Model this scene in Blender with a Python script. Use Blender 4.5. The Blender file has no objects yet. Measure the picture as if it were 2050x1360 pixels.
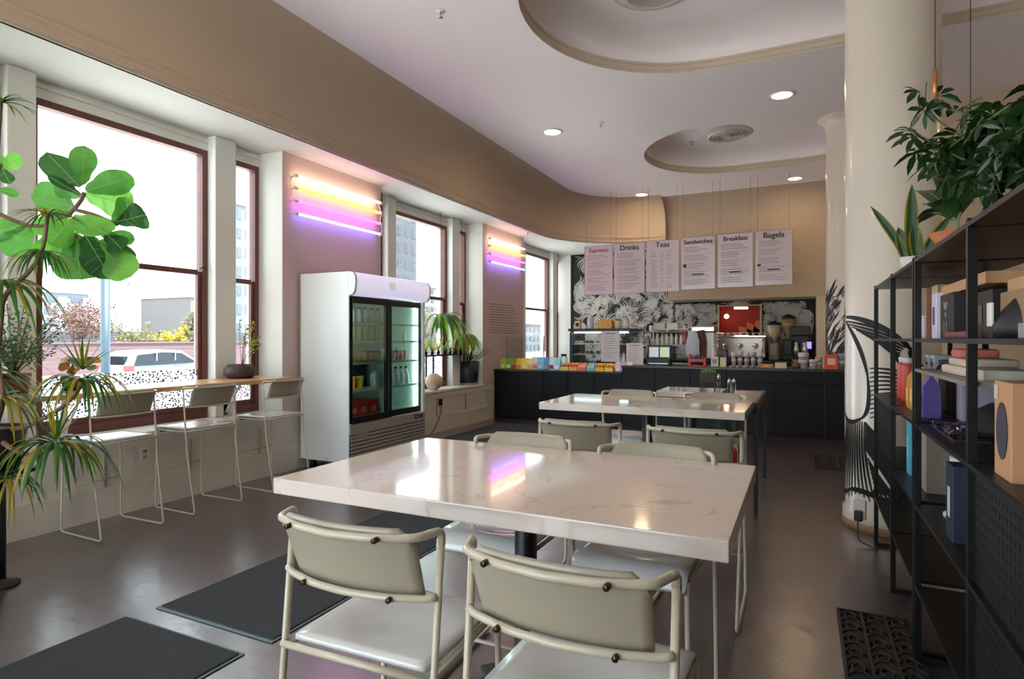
import bpy, bmesh, math, random
from mathutils import Vector, Matrix
R = random.Random(7)
PI = math.pi
SC = bpy.context.scene
COL = SC.collection

# ------------------------------------------------------------------ camera, world, exposure
TH = math.radians(25.8); FPX = 1200.0; CAMH = 1.3; HOR = 678.0
cd = bpy.data.cameras.new('camera'); cam = bpy.data.objects.new('camera', cd); COL.objects.link(cam)
cam.location = (0, 0, CAMH); cam.rotation_euler = (PI/2, 0, TH)
cd.sensor_width = 36; cd.lens = 36*FPX/2050; cd.shift_y = -2/2050; cd.clip_start = .05; cd.clip_end = 400
SC.camera = cam
world = bpy.data.worlds.new('world'); SC.world = world; world.use_nodes = True
bg = world.node_tree.nodes['Background']; bg.inputs[0].default_value = (.83, .92, 1, 1); bg.inputs[1].default_value = 2.3
sl = bpy.data.lights.new('sun', 'SUN'); sl.energy = 8.0; sl.angle = .03; sl.color = (1, .97, .92); so = bpy.data.objects.new('sun', sl); COL.objects.link(so)
so.rotation_euler = Vector((-.28, -.16, -.95)).to_track_quat('-Z', 'Y').to_euler(); so.location = (20, 10, 40)
SC.view_settings.view_transform = 'Standard'; SC.view_settings.look = 'None'
SC.view_settings.gamma = 1; SC.view_settings.exposure = 1.55
try: SC.view_settings.use_curve_mapping = False
except Exception: pass
SC.cycles.max_bounces = 12; SC.cycles.diffuse_bounces = 8; SC.cycles.transparent_max_bounces = 24
SC.cycles.glossy_bounces = 4
SC.cycles.sample_clamp_indirect = 6
SC.cycles.use_denoising = True
def portal(y0, y1, z0=.6, z1=3.05, x=-4.93):
    l = bpy.data.lights.new('window_daylight_portal', 'AREA'); l.shape = 'RECTANGLE'
    l.size = y1-y0; l.size_y = z1-z0; l.cycles.is_portal = True
    o = bpy.data.objects.new('window_daylight_portal', l); COL.objects.link(o)
    o.location = (x, (y0+y1)/2, (z0+z1)/2); o.rotation_euler = (PI/2, 0, -PI/2)
    # aim +X : default emits along -Z
    o.rotation_euler = Vector((1, 0, 0)).to_track_quat('-Z', 'Z').to_euler()
for k in range(4):
    b = -2.32 + 4.07*k
    portal(b+.02, b+2.5)

def P(px, py, D):
    """point seen at image position px,py at forward distance D (m)"""
    u = (px-1025)/FPX; v = (HOR-py)/FPX
    return Vector((D*(-math.sin(TH)+u*math.cos(TH)), D*(math.cos(TH)+u*math.sin(TH)), CAMH+D*v))

# ------------------------------------------------------------------ materials
def srgb(c):
    return tuple((x/255/12.92 if x/255 <= .04045 else ((x/255+.055)/1.055)**2.4) for x in c)+(1,)
MATS = {}
def M(name, col=(200, 200, 200), rough=.5, metal=0, emit=None, es=0, trans=0, var=0, vscale=20, bump=0, coat=0, spec=.5, sub=0):
    if name in MATS: return MATS[name]
    m = bpy.data.materials.new(name); m.use_nodes = True; nt = m.node_tree; b = nt.nodes['Principled BSDF']
    c = srgb(col)
    b.inputs['Base Color'].default_value = c; b.inputs['Roughness'].default_value = rough
    b.inputs['Metallic'].default_value = metal; b.inputs['Specular IOR Level'].default_value = spec
    if coat: b.inputs['Coat Weight'].default_value = coat; b.inputs['Coat Roughness'].default_value = .08
    if emit: b.inputs['Emission Color'].default_value = srgb(emit); b.inputs['Emission Strength'].default_value = es
    if trans: b.inputs['Transmission Weight'].default_value = trans
    if var or bump:
        tc = nt.nodes.new('ShaderNodeTexCoord'); n = nt.nodes.new('ShaderNodeTexNoise')
        n.inputs['Scale'].default_value = vscale; n.inputs['Detail'].default_value = 5
        nt.links.new(tc.outputs['Object'], n.inputs['Vector'])
        if var:
            r = nt.nodes.new('ShaderNodeValToRGB'); r.color_ramp.elements[0].position = .3; r.color_ramp.elements[1].position = .7
            r.color_ramp.elements[0].color = tuple(x*(1-var) for x in c[:3])+(1,)
            r.color_ramp.elements[1].color = tuple(min(1, x*(1+var)) for x in c[:3])+(1,)
            nt.links.new(n.outputs['Fac'], r.inputs[0]); nt.links.new(r.outputs[0], b.inputs['Base Color'])
        if bump:
            bp = nt.nodes.new('ShaderNodeBump'); bp.inputs['Strength'].default_value = bump; bp.inputs['Distance'].default_value = .01
            nt.links.new(n.outputs['Fac'], bp.inputs['Height']); nt.links.new(bp.outputs[0], b.inputs['Normal'])
    MATS[name] = m; return m
def glassmat(name, tint=(1, 1, 1), fac=.08, gcol=(1, 1, 1), rough=.02, opac=0, ocol=(.9, .9, .9)):
    if name in MATS: return MATS[name]
    m = bpy.data.materials.new(name); m.use_nodes = True; nt = m.node_tree; nt.nodes.clear()
    out = nt.nodes.new('ShaderNodeOutputMaterial'); mx = nt.nodes.new('ShaderNodeMixShader')
    t = nt.nodes.new('ShaderNodeBsdfTransparent'); t.inputs[0].default_value = tint+(1,)
    g = nt.nodes.new('ShaderNodeBsdfGlossy'); g.inputs['Roughness'].default_value = rough; g.inputs[0].default_value = gcol+(1,)
    f = nt.nodes.new('ShaderNodeFresnel'); f.inputs[0].default_value = 1.35
    mt = nt.nodes.new('ShaderNodeMath'); mt.operation = 'MULTIPLY'; mt.inputs[1].default_value = fac*10
    nt.links.new(f.outputs[0], mt.inputs[0]); nt.links.new(mt.outputs[0], mx.inputs[0])
    nt.links.new(t.outputs[0], mx.inputs[1]); nt.links.new(g.outputs[0], mx.inputs[2])
    last = mx
    if opac:
        m2 = nt.nodes.new('ShaderNodeMixShader'); m2.inputs[0].default_value = opac
        d = nt.nodes.new('ShaderNodeBsdfDiffuse'); d.inputs[0].default_value = ocol+(1,)
        nt.links.new(mx.outputs[0], m2.inputs[1]); nt.links.new(d.outputs[0], m2.inputs[2]); last = m2
    nt.links.new(last.outputs[0], out.inputs[0]); MATS[name] = m; return m
def emat(name, col, s):
    if name in MATS: return MATS[name]
    m = bpy.data.materials.new(name); m.use_nodes = True; nt = m.node_tree; nt.nodes.clear()
    out = nt.nodes.new('ShaderNodeOutputMaterial'); e = nt.nodes.new('ShaderNodeEmission')
    e.inputs[0].default_value = srgb(col); e.inputs[1].default_value = s
    nt.links.new(e.outputs[0], out.inputs[0]); MATS[name] = m; return m

WALLW = M('white_paint', (234, 233, 227), .55, bump=.04, vscale=60)
PIER = M('taupe_paint', (206, 182, 176), .6, bump=.04, vscale=60)
PANEL = M('panel_paint', (218, 208, 194), .5, var=.05, vscale=6)
CREAM = M('cream_paint', (214, 196, 170), .6, bump=.03, vscale=50)
COVE = M('beige_plaster', (190, 170, 150), .7, bump=.03, vscale=40)
CEIL = M('ceiling_paint', (242, 234, 236), .8)
TRIM = M('ceiling_trim_paint', (205, 190, 170), .6)
REDWOOD = M('mahogany_frame', (104, 58, 50), .4, var=.15, vscale=12)
GLASS = glassmat('window_glass', (.97, .99, .99), .05)
CGLASS = glassmat('cooler_glass', (.80, .90, .87), .05)
CLEAR = glassmat('clear_glass', (.92, .95, .95), .08)
BLACK = M('black_metal', (11, 11, 12), .4)
BLACKM = M('black_counter_paint', (11, 12, 16), .5, var=.1, spec=.3)
STEEL = M('brushed_steel', (190, 188, 182), .28, 1)
CHROME = M('chrome', (215, 215, 215), .12, 1)
WGLOSS = M('white_enamel', (240, 243, 244), .22, coat=.3)
CHAIRM = M('cream_powder_coat', (196, 186, 164), .32, coat=.25)
SEATM = M('white_seat_lacquer', (222, 222, 220), .2, coat=.4)
PLA = M('white_plastic', (225, 222, 215), .4)
SOIL = M('potting_soil', (52, 38, 28), .95, var=.3, vscale=60)

def floor_mat():
    m = bpy.data.materials.new('polished_concrete'); m.use_nodes = True; nt = m.node_tree; b = nt.nodes['Principled BSDF']
    tc = nt.nodes.new('ShaderNodeTexCoord')
    n1 = nt.nodes.new('ShaderNodeTexNoise'); n1.inputs['Scale'].default_value = 2.2; n1.inputs['Detail'].default_value = 8; n1.inputs['Roughness'].default_value = .6
    n2 = nt.nodes.new('ShaderNodeTexVoronoi'); n2.inputs['Scale'].default_value = 30
    n3 = nt.nodes.new('ShaderNodeTexNoise'); n3.inputs['Scale'].default_value = 120; n3.inputs['Detail'].default_value = 3
    for n in (n1, n2, n3): nt.links.new(tc.outputs['Object'], n.inputs['Vector'])
    r = nt.nodes.new('ShaderNodeValToRGB')
    r.color_ramp.elements[0].position = .2; r.color_ramp.elements[0].color = srgb((38, 28, 29))
    r.color_ramp.elements[1].position = .72; r.color_ramp.elements[1].color = srgb((86, 70, 72))
    nt.links.new(n1.outputs['Fac'], r.inputs[0])
    r2 = nt.nodes.new('ShaderNodeValToRGB'); r2.color_ramp.elements[0].position = .08; r2.color_ramp.elements[0].color = (1, 1, 1, 1)
    r2.color_ramp.elements[1].position = .15; r2.color_ramp.elements[1].color = (0, 0, 0, 1)
    nt.links.new(n2.outputs['Distance'], r2.inputs[0])
    gt = nt.nodes.new('ShaderNodeMath'); gt.operation = 'GREATER_THAN'; gt.inputs[1].default_value = .52; nt.links.new(n3.outputs['Fac'], gt.inputs[0])
    mu = nt.nodes.new('ShaderNodeMath'); mu.operation = 'MULTIPLY'; nt.links.new(r2.outputs[0], mu.inputs[0]); nt.links.new(gt.outputs[0], mu.inputs[1])
    mu2 = nt.nodes.new('ShaderNodeMath'); mu2.operation = 'MULTIPLY'; mu2.inputs[1].default_value = .5; nt.links.new(mu.outputs[0], mu2.inputs[0])
    mx = nt.nodes.new('ShaderNodeMixRGB'); mx.inputs[2].default_value = srgb((190, 170, 165)); nt.links.new(mu2.outputs[0], mx.inputs[0]); nt.links.new(r.outputs[0], mx.inputs[1])
    nt.links.new(mx.outputs[0], b.inputs['Base Color'])
    rr = nt.nodes.new('ShaderNodeMapRange'); rr.inputs[3].default_value = .14; rr.inputs[4].default_value = .36
    b.inputs['Roughness'].default_value = .3
    bp = nt.nodes.new('ShaderNodeBump'); bp.inputs['Strength'].default_value = .12; bp.inputs['Distance'].default_value = .02
    n4 = nt.nodes.new('ShaderNodeTexNoise'); n4.inputs['Scale'].default_value = 9; n4.inputs['Detail'].default_value = 4
    nt.links.new(tc.outputs['Object'], n4.inputs['Vector'])
    nt.links.new(n4.outputs['Fac'], bp.inputs['Height']); nt.links.new(bp.outputs[0], b.inputs['Normal'])
    b.inputs['Specular IOR Level'].default_value = .9; b.inputs['Coat Weight'].default_value = 1; b.inputs['Coat Roughness'].default_value = .24; nt.links.new(bp.outputs[0], b.inputs['Coat Normal']); b.inputs['Coat IOR'].default_value = 1.7
    return m
FLOORM = floor_mat()
def quartz():
    m = bpy.data.materials.new('white_quartz'); m.use_nodes = True; nt = m.node_tree; b = nt.nodes['Principled BSDF']
    tc = nt.nodes.new('ShaderNodeTexCoord'); n = nt.nodes.new('ShaderNodeTexNoise'); n.inputs['Scale'].default_value = 2.3; n.inputs['Detail'].default_value = 6; n.inputs['Distortion'].default_value = 1.2
    nt.links.new(tc.outputs['Object'], n.inputs['Vector'])
    s = nt.nodes.new('ShaderNodeMath'); s.operation = 'SUBTRACT'; s.inputs[1].default_value = .55; nt.links.new(n.outputs['Fac'], s.inputs[0])
    a = nt.nodes.new('ShaderNodeMath'); a.operation = 'ABSOLUTE'; nt.links.new(s.outputs[0], a.inputs[0])
    r = nt.nodes.new('ShaderNodeValToRGB'); r.color_ramp.elements[0].position = 0; r.color_ramp.elements[0].color = srgb((196, 182, 172))
    r.color_ramp.elements[1].position = .006; r.color_ramp.elements[1].color = srgb((220, 207, 196))
    nt.links.new(a.outputs[0], r.inputs[0]); nt.links.new(r.outputs[0], b.inputs['Base Color'])
    b.inputs['Roughness'].default_value = .1; b.inputs['Coat Weight'].default_value = .3; b.inputs['Coat Roughness'].default_value = .04
    return m
QUARTZ = quartz()
def film_mat():
    m = bpy.data.materials.new('speckled_window_film'); m.use_nodes = True; nt = m.node_tree; nt.nodes.clear()
    out = nt.nodes.new('ShaderNodeOutputMaterial'); tc = nt.nodes.new('ShaderNodeTexCoord')
    v = nt.nodes.new('ShaderNodeTexVoronoi'); v.inputs['Scale'].default_value = 52; nt.links.new(tc.outputs['Object'], v.inputs['Vector'])
    lt = nt.nodes.new('ShaderNodeMath'); lt.operation = 'LESS_THAN'; lt.inputs[1].default_value = .40; nt.links.new(v.outputs['Distance'], lt.inputs[0])
    t = nt.nodes.new('ShaderNodeBsdfTransparent'); t.inputs[0].default_value = (.98, 1, 1, 1)
    tl = nt.nodes.new('ShaderNodeBsdfTranslucent'); tl.inputs[0].default_value = (.85, .87, .9, 1)
    m1 = nt.nodes.new('ShaderNodeMixShader'); m1.inputs[0].default_value = .45; nt.links.new(t.outputs[0], m1.inputs[1]); nt.links.new(tl.outputs[0], m1.inputs[2])
    d = nt.nodes.new('ShaderNodeBsdfDiffuse'); d.inputs[0].default_value = (.09, .09, .14, 1)
    m2 = nt.nodes.new('ShaderNodeMixShader'); nt.links.new(lt.outputs[0], m2.inputs[0]); nt.links.new(m1.outputs[0], m2.inputs[1]); nt.links.new(d.outputs[0], m2.inputs[2])
    nt.links.new(m2.outputs[0], out.inputs[0]); return m
FILM = film_mat()
def leafmat(name, col, tr=.35, rough=.4):
    if name in MATS: return MATS[name]
    m = bpy.data.materials.new(name); m.use_nodes = True; nt = m.node_tree; b = nt.nodes['Principled BSDF']; out = nt.nodes['Material Output']
    c = srgb(col); b.inputs['Roughness'].default_value = rough
    tc = nt.nodes.new('ShaderNodeTexCoord'); n = nt.nodes.new('ShaderNodeTexNoise'); n.inputs['Scale'].default_value = 14; nt.links.new(tc.outputs['Object'], n.inputs['Vector'])
    r = nt.nodes.new('ShaderNodeValToRGB'); r.color_ramp.elements[0].color = tuple(x*.65 for x in c[:3])+(1,); r.color_ramp.elements[1].color = tuple(min(1, x*1.35) for x in c[:3])+(1,)
    nt.links.new(n.outputs['Fac'], r.inputs[0]); nt.links.new(r.outputs[0], b.inputs['Base Color'])
    tl = nt.nodes.new('ShaderNodeBsdfTranslucent'); mxc = nt.nodes.new('ShaderNodeMixRGB'); mxc.blend_type = 'MULTIPLY'; mxc.inputs[0].default_value = 1
    mxc.inputs[2].default_value = (1.5, 1.7, .8, 1); nt.links.new(r.outputs[0], mxc.inputs[1]); nt.links.new(mxc.outputs[0], tl.inputs[0])
    mx = nt.nodes.new('ShaderNodeMixShader'); mx.inputs[0].default_value = tr
    nt.links.new(b.outputs[0], mx.inputs[1]); nt.links.new(tl.outputs[0], mx.inputs[2]); nt.links.new(mx.outputs[0], out.inputs[0])
    MATS[name] = m; return m
LG = leafmat('leaf_green', (62, 104, 46)); LDG = leafmat('leaf_dark_green', (44, 82, 44), .25); LY = leafmat('leaf_yellow', (158, 138, 46), .4)
LLG = leafmat('leaf_lime', (116, 146, 56), .4); LFIG = leafmat('fig_leaf', (92, 150, 84), .5, .3); LFIG2 = leafmat('fig_leaf_dark', (52, 96, 58), .35, .3); LFIG3 = leafmat('fig_leaf_light', (120, 180, 92), .55, .3); LGREY = leafmat('leaf_grey_green', (84, 112, 88), .3)
LBR = leafmat('leaf_bronze', (150, 96, 48), .3); LRUB = leafmat('rubber_leaf', (46, 84, 42), .1, .2); LVINE = leafmat('vine_leaf', (34, 62, 30), .2, .3)
BARK = M('plant_bark', (112, 88, 70), .85, var=.25, vscale=40)
VEIN = M('leaf_midrib', (150, 190, 110), .5)

# ------------------------------------------------------------------ mesh builder
class MB:
    def __init__(s): s.v = []; s.f = []; s.m = []; s.sm = []
    def add(s, vs, fs, mi=0, sm=False, xf=None):
        o = len(s.v)
        if xf is not None: vs = [xf @ Vector(p) for p in vs]
        s.v += [tuple(p) for p in vs]
        for f in fs: s.f.append(tuple(i+o for i in f)); s.m.append(mi); s.sm.append(sm)
        return s
    def box(s, x0, x1, y0, y1, z0, z1, mi=0, xf=None):
        vs = [(x0, y0, z0), (x1, y0, z0), (x1, y1, z0), (x0, y1, z0), (x0, y0, z1), (x1, y0, z1), (x1, y1, z1), (x0, y1, z1)]
        return s.add(vs, [(0, 3, 2, 1), (4, 5, 6, 7), (0, 1, 5, 4), (1, 2, 6, 5), (2, 3, 7, 6), (3, 0, 4, 7)], mi, False, xf)
    def rbox(s, x0, x1, y0, y1, z0, z1, b=.01, mi=0, xf=None):
        """box with chamfered edges"""
        bm = bmesh.new(); bmesh.ops.create_cube(bm, size=1)
        for v in bm.verts: v.co = ((x0+x1)/2+v.co.x*(x1-x0), (y0+y1)/2+v.co.y*(y1-y0), (z0+z1)/2+v.co.z*(z1-z0))
        b = min(b, (x1-x0)*.45, (y1-y0)*.45, (z1-z0)*.45)
        bmesh.ops.bevel(bm, geom=bm.edges[:], offset=b, segments=2, profile=.6, affect='EDGES')
        bm.verts.index_update()
        vs = [v.co.copy() for v in bm.verts]; fs = [tuple(v.index for v in f.verts) for f in bm.faces]; bm.free()
        return s.add(vs, fs, mi, False, xf)
    def tube(s, pts, r, n=8, mi=0, closed=False, caps=True, xf=None):
        pts = [Vector(p) for p in pts]; N = len(pts)
        rs = r if isinstance(r, (list, tuple)) else [r]*N
        vs = []; prev = None
        for i, p in enumerate(pts):
            if closed: t = pts[(i+1) % N]-pts[i-1]
            else: t = pts[min(i+1, N-1)]-pts[max(i-1, 0)]
            if t.length < 1e-9: t = Vector((0, 0, 1))
            t.normalize()
            if prev is None:
                a = Vector((0, 0, 1)) if abs(t.z) < .9 else Vector((1, 0, 0)); nn = t.cross(a).normalized()
            else:
                nn = prev-t*prev.dot(t); nn = nn.normalized() if nn.length > 1e-6 else t.orthogonal().normalized()
            prev = nn; bb = t.cross(nn)
            for k in range(n):
                a = 2*PI*k/n; vs.append(p+(nn*math.cos(a)+bb*math.sin(a))*rs[i])
        fs = []
        for i in range(N if closed else N-1):
            j = (i+1) % N
            for k in range(n): fs.append((i*n+k, i*n+(k+1) % n, j*n+(k+1) % n, j*n+k))
        if caps and not closed: fs.append(tuple(range(n-1, -1, -1))); fs.append(tuple((N-1)*n+k for k in range(n)))
        return s.add(vs, fs, mi, True, xf)
    def lathe(s, prof, c=(0, 0, 0), n=24, mi=0, xf=None, sm=True, a0=0, a1=2*PI):
        vs = []; full = abs(a1-a0-2*PI) < 1e-6; m = n if full else n+1
        for r, z in prof:
            for k in range(m):
                a = a0+(a1-a0)*k/n; vs.append((c[0]+r*math.cos(a), c[1]+r*math.sin(a), c[2]+z))
        fs = []
        for i in range(len(prof)-1):
            for k in range(n):
                k2 = (k+1) % m; fs.append((i*m+k, i*m+k2, (i+1)*m+k2, (i+1)*m+k))
        if full:
            if prof[0][0] > 1e-5: fs.append(tuple(range(m-1, -1, -1)))
            if prof[-1][0] > 1e-5: fs.append(tuple((len(prof)-1)*m+k for k in range(m)))
        return s.add(vs, fs, mi, sm, xf)
    def cyl(s, c, r, h, n=16, mi=0, xf=None): return s.lathe([(r*.97, 0), (r, h*.02), (r, h*.98), (r*.97, h)], c, n, mi, xf)
    def sweep(s, path, prof, mi=0, sm=True, closed=False):
        """path: (x,y,nx,ny) with inward normal; prof: (d,z)"""
        k = len(prof); vs = []
        for x, y, nx, ny in path:
            for d, z in prof: vs.append((x+nx*d, y+ny*d, z))
        fs = []; N = len(path)
        for i in range(N if closed else N-1):
            j = (i+1) % N
            for q in range(k-1): fs.append((i*k+q, j*k+q, j*k+q+1, i*k+q+1))
        return s.add(vs, fs, mi, sm)
    def ribbon(s, pts, ws, side, mi=0, fold=0.0):
        """leaf: centre line pts, half widths ws, side vector, folded along the midrib"""
        vs = []; N = len(pts); side = Vector(side)
        for i, p in enumerate(pts):
            t = (Vector(pts[min(i+1, N-1)])-Vector(pts[max(i-1, 0)])).normalized()
            sd = (side-t*side.dot(t)); sd = sd.normalized() if sd.length > 1e-6 else t.orthogonal().normalized()
            up = sd.cross(t); w = ws[i]; p = Vector(p)
            vs += [p-sd*w+up*w*fold, p-sd*w*.5+up*w*fold*.35, p, p+sd*w*.5+up*w*fold*.35, p+sd*w+up*w*fold]
        fs = []
        for i in range(N-1):
            for q in range(4): fs.append((i*5+q, i*5+q+1, i*5+5+q+1, i*5+5+q))
        return s.add(vs, fs, mi, True)

def obj(name, mb, mats, parent=None, loc=None, rot=None, label=None, bevel=0):
    if not isinstance(mats, (list, tuple)): mats = [mats]
    me = bpy.data.meshes.new(name); me.from_pydata(mb.v, [], mb.f)
    for m in mats: me.materials.append(m)
    me.polygons.foreach_set('material_index', mb.m); me.polygons.foreach_set('use_smooth', mb.sm)
    me.update()
    o = bpy.data.objects.new(name, me); COL.objects.link(o)
    if parent: o.parent = parent
    if loc: o.location = loc
    if rot: o.rotation_euler = (0, 0, rot) if not isinstance(rot, (tuple, list)) else rot
    if label: o['label'] = label
    if bevel:
        b = o.modifiers.new('bevel', 'BEVEL'); b.width = bevel; b.segments = 2; b.limit_method = 'ANGLE'
    return o
def thing(name, label, cat, loc=(0, 0, 0), rz=0, group=None):
    o = bpy.data.objects.new(name, None); COL.objects.link(o); o.location = loc; o.rotation_euler = (0, 0, rz)
    o.empty_display_size = .1; o['label'] = label; o['category'] = cat
    if group: o['group'] = group
    return o
def tag(o, label, cat, group=None, kind=None):
    o['label'] = label; o['category'] = cat
    if group: o['group'] = group
    if kind: o['kind'] = kind
    return o
def struct(name, mb, mats, label=None, **k):
    o = obj(name, mb, mats, **k); o['kind'] = 'structure'
    if label: o['label'] = label
    return o
def dup(root, loc, rz, label, group=None):
    r = root.copy(); COL.objects.link(r); r.location = loc; r.rotation_euler = (0, 0, rz); r['label'] = label
    if group: r['group'] = group
    for ch in list(root.children):
        c = ch.copy(); COL.objects.link(c); c.parent = r
        for g in ch.children:
            d = g.copy(); COL.objects.link(d); d.parent = c
    return r
def text(name, s, size, loc, rot, mat, parent=None, ext=.001, align='CENTER', bold=0):
    cu = bpy.data.curves.new(name, 'FONT'); cu.body = s; cu.size = size; cu.extrude = ext; cu.align_x = align; cu.align_y = 'CENTER'
    t = bpy.data.objects.new(name, cu); COL.objects.link(t)
    dg = bpy.context.evaluated_depsgraph_get(); me = bpy.data.meshes.new_from_object(t.evaluated_get(dg))
    bpy.data.objects.remove(t); bpy.data.curves.remove(cu)
    if bold:
        bm = bmesh.new(); bm.from_mesh(me); me2 = me.copy(); me2.transform(Matrix.Translation((bold, 0, .0002))); bm.from_mesh(me2); me2.transform(Matrix.Translation((-bold*.5, bold*.5, .0002))); bm.from_mesh(me2); bm.to_mesh(me); bm.free()
    me.materials.clear(); me.materials.append(mat)
    o = bpy.data.objects.new(name, me); COL.objects.link(o); o.location = loc; o.rotation_euler = rot
    if parent: o.parent = parent
    return o
def arc(c, r, a0, a1, n, f):
    return [f(c, r, a0+(a1-a0)*i/n) for i in range(n+1)]
def smooth_path(pts, it=2):
    pts = [Vector(p) for p in pts]
    for _ in range(it):
        q = [pts[0]]
        for i in range(len(pts)-1):
            a, b = pts[i], pts[i+1]
            if i > 0: q.append(a*.75+b*.25)
            if i < len(pts)-2: q.append(a*.25+b*.75)
        q.append(pts[-1]); pts = q
    return pts
def rounded(pts, r):
    """replace inner corners by small bends"""
    pts = [Vector(p) for p in pts]; out = [pts[0]]
    for i in range(1, len(pts)-1):
        a, b, c = pts[i-1], pts[i], pts[i+1]; d1 = (a-b); d2 = (c-b)
        rr = min(r, d1.length*.45, d2.length*.45); p1 = b+d1.normalized()*rr; p2 = b+d2.normalized()*rr
        for t in (0, .25, .5, .75, 1): out.append(p1*(1-t)**2+b*2*t*(1-t)+p2*t*t)
    out.append(pts[-1]); return out
ORD = ['leftmost', 'second from the left', 'third from the left', 'fourth from the left', 'fifth from the left', 'sixth from the left', 'seventh from the left', 'eighth from the left', 'ninth from the left']

# ================================================================== THE SETTING
XW, XG = -4.55, -4.85        # face of the window wall, plane of the window frames
SOF, CZ = 3.13, 3.90         # soffit over the windows, main ceiling
BAY = [-2.32+4.07*k for k in range(4)]
mb = MB(); mb.add([(-5.05, -2.6, 0), (5.2, -2.6, 0), (5.2, 12.6, 0), (-5.05, 12.6, 0)], [(0, 1, 2, 3)])
struct('floor', mb, FLOORM, 'glossy dark mauve polished concrete floor')

# window wall with its piers, reveals, panelled apron
mb = MB()
mb.box(-5.05, XW, -2.6, 12.5, 0, .55, 0)
for z0, z1 in ((.0, .22),): mb.box(XW, XW+.018, -2.5, 8.7, z0, z1, 0)
mb.box(XW, XW+.012, -2.5, 8.7, .475, .55, 0)
mb.box(-5.05, -4.86, -2.6, 12.6, 3.04, 4.8, 1); mb.box(-5.05, -4.84, -2.6, 12.6, 3.075, 3.10, 1); mb.box(-5.05, XW-.02, -2.6, 12.6, SOF+.01, 4.8, 1)
y = -2.6
for k in range(5):
    y1 = BAY[k] if k < 4 else 12.6
    if y1-y > .01:
        mb.box(-5.05, XW-.006, y, y1, .55, SOF+.02, 1)
        mb.box(XW-.006, XW, y, y1, .55, SOF+.02, 2)
    y = y1+2.53
mb.box(-5.05, XW-.002, 12.36, 12.41, .55, SOF, 1)
struct('wall_left', mb, [PANEL, WALLW, PIER], 'street side wall with taupe piers between white window reveals')
seam = MB()
for yy in (-1.9, -1.0, 0., .95, 1.9, 2.62, 3.3, 4.0, 6.2, 7.0, 7.8): seam.box(XW+.002, XW+.0135, yy-.004, yy+.004, .225, .475)
struct('trim_1', seam, M('panel_seam', (168, 158, 144), .7), 'dark joints between the low panels under the windows')
mb = MB()
for b in BAY: mb.rbox(-5.0, XW+.025, b+.003, b+2.527, .55, .585, .008)
struct('trim_2', mb, M('white_sill', (236, 234, 228), .3), 'white sills of the window bays')
mb = MB()
for b in BAY:
    for a, c in ((.375, .545), (1.945, 2.165)): mb.rbox(-5.04, -4.75, b+a, b+c, .585, SOF, .008)
    mb.box(-5.04, -4.845, b, b+2.53, 3.0, 3.06)
struct('trim_3', mb, WALLW, 'white mullion posts between the tall windows')

wn = [0]
def window(y0, y1, zr, zb=.585, zt=3.0, where=''):
    wn[0] += 1
    w = bpy.data.objects.new('window_%d' % wn[0], None); COL.objects.link(w); w['kind'] = 'structure'; w['label'] = 'dark red framed sash window '+where
    f = .05 if y1-y0 > .8 else .045
    m = MB(); m.box(XG-.08, XG, y0, y0+f, zb, zt); m.box(XG-.08, XG, y1-f, y1, zb, zt); m.box(XG-.08, XG, y0+f, y1-f, zb, zb+.075); m.box(XG-.08, XG, y0+f, y1-f, zt-.05, zt)
    obj('frame', m, REDWOOD, w)
    s = .035
    m = MB(); m.box(XG-.05, XG-.015, y0+f, y0+f+s, zb+.075, zr); m.box(XG-.05, XG-.015, y1-f-s, y1-f, zb+.075, zr); m.box(XG-.05, XG-.015, y0+f+s, y1-f-s, zb+.075, zb+.12); m.box(XG-.05, XG-.015, y0+f+s, y1-f-s, zr-.03, zr+.015)
    obj('sash', m, REDWOOD, w)
    m = MB(); m.box(XG-.04, XG-.034, y0+f, y1-f, zb+.08, zt-.05)
    obj('pane', m, GLASS, w)
    m = MB(); m.box(XG-.032, XG-.030, y0+f+s, y1-f-s, zb+.12, 1.03)
    obj('film', m, FILM, w, label='frosted film with dark specks')
    if y1-y0 > .8:
        m = MB(); m.tube([(XG-.012, y1-f-.02, zr+.02), (XG+.02, y1-f-.02, zr+.035), (XG+.02, y1-f+.02, zr+.035)], .006); obj('latch', m, BLACK, w)
names = ['beside the camera', 'nearest the fig and the dracaena', 'behind the drinks fridge', 'nearest the counter']
for k, b in enumerate(BAY):
    window(b+.02, b+.37, 1.86, where='narrow, first of the bay '+names[k]); window(b+.55, b+1.94, 1.90, where='wide, of the bay '+names[k]); window(b+2.17, b+2.51, 1.86, where='narrow, last of the bay '+names[k])

# cove path: straight along the window wall, big curve, back part
path = [(-4.16, -2.6, 1, 0), (-4.16, 2, 1, 0), (-4.16, 6, 1, 0), (-4.16, 9.2, 1, 0)]
for i in range(0, 25):
    a = i/24*PI/2; path.append((-2.46-1.7*math.cos(a), 9.72+1.7*math.sin(a), math.cos(a), -math.sin(a)))
path.append((-2.31, 11.42, 0, -1))
qc = [(.5-.5*math.cos(t*PI/2/8), CZ-.5+.5*math.sin(t*PI/2/8)) for t in range(9)]
prof = [(-.02, SOF), (.035, SOF), (.035, SOF+.035), (.022, SOF+.045), (.022, SOF+.075), (.035, SOF+.085), (.035, SOF+.11), (.016, SOF+.125), (0, SOF+.15), (0, 3.3)]+qc
m = MB(); m.sweep(path, prof)
cap = [(-2.31, 11.42-d, z) for d, z in prof]+[(-2.31, 11.75, CZ), (-2.31, 11.75, SOF)]
m.add(cap, [tuple(range(len(cap)))])
back = [(-2.31, 11.6, 0, -1), (1.25, 11.6, 0, -1)]
m.sweep(back, [(0, 2.03)]+qc)
struct('trim_4', m, COVE, 'curved beige cove that rises from the window soffit to the ceiling')
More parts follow.
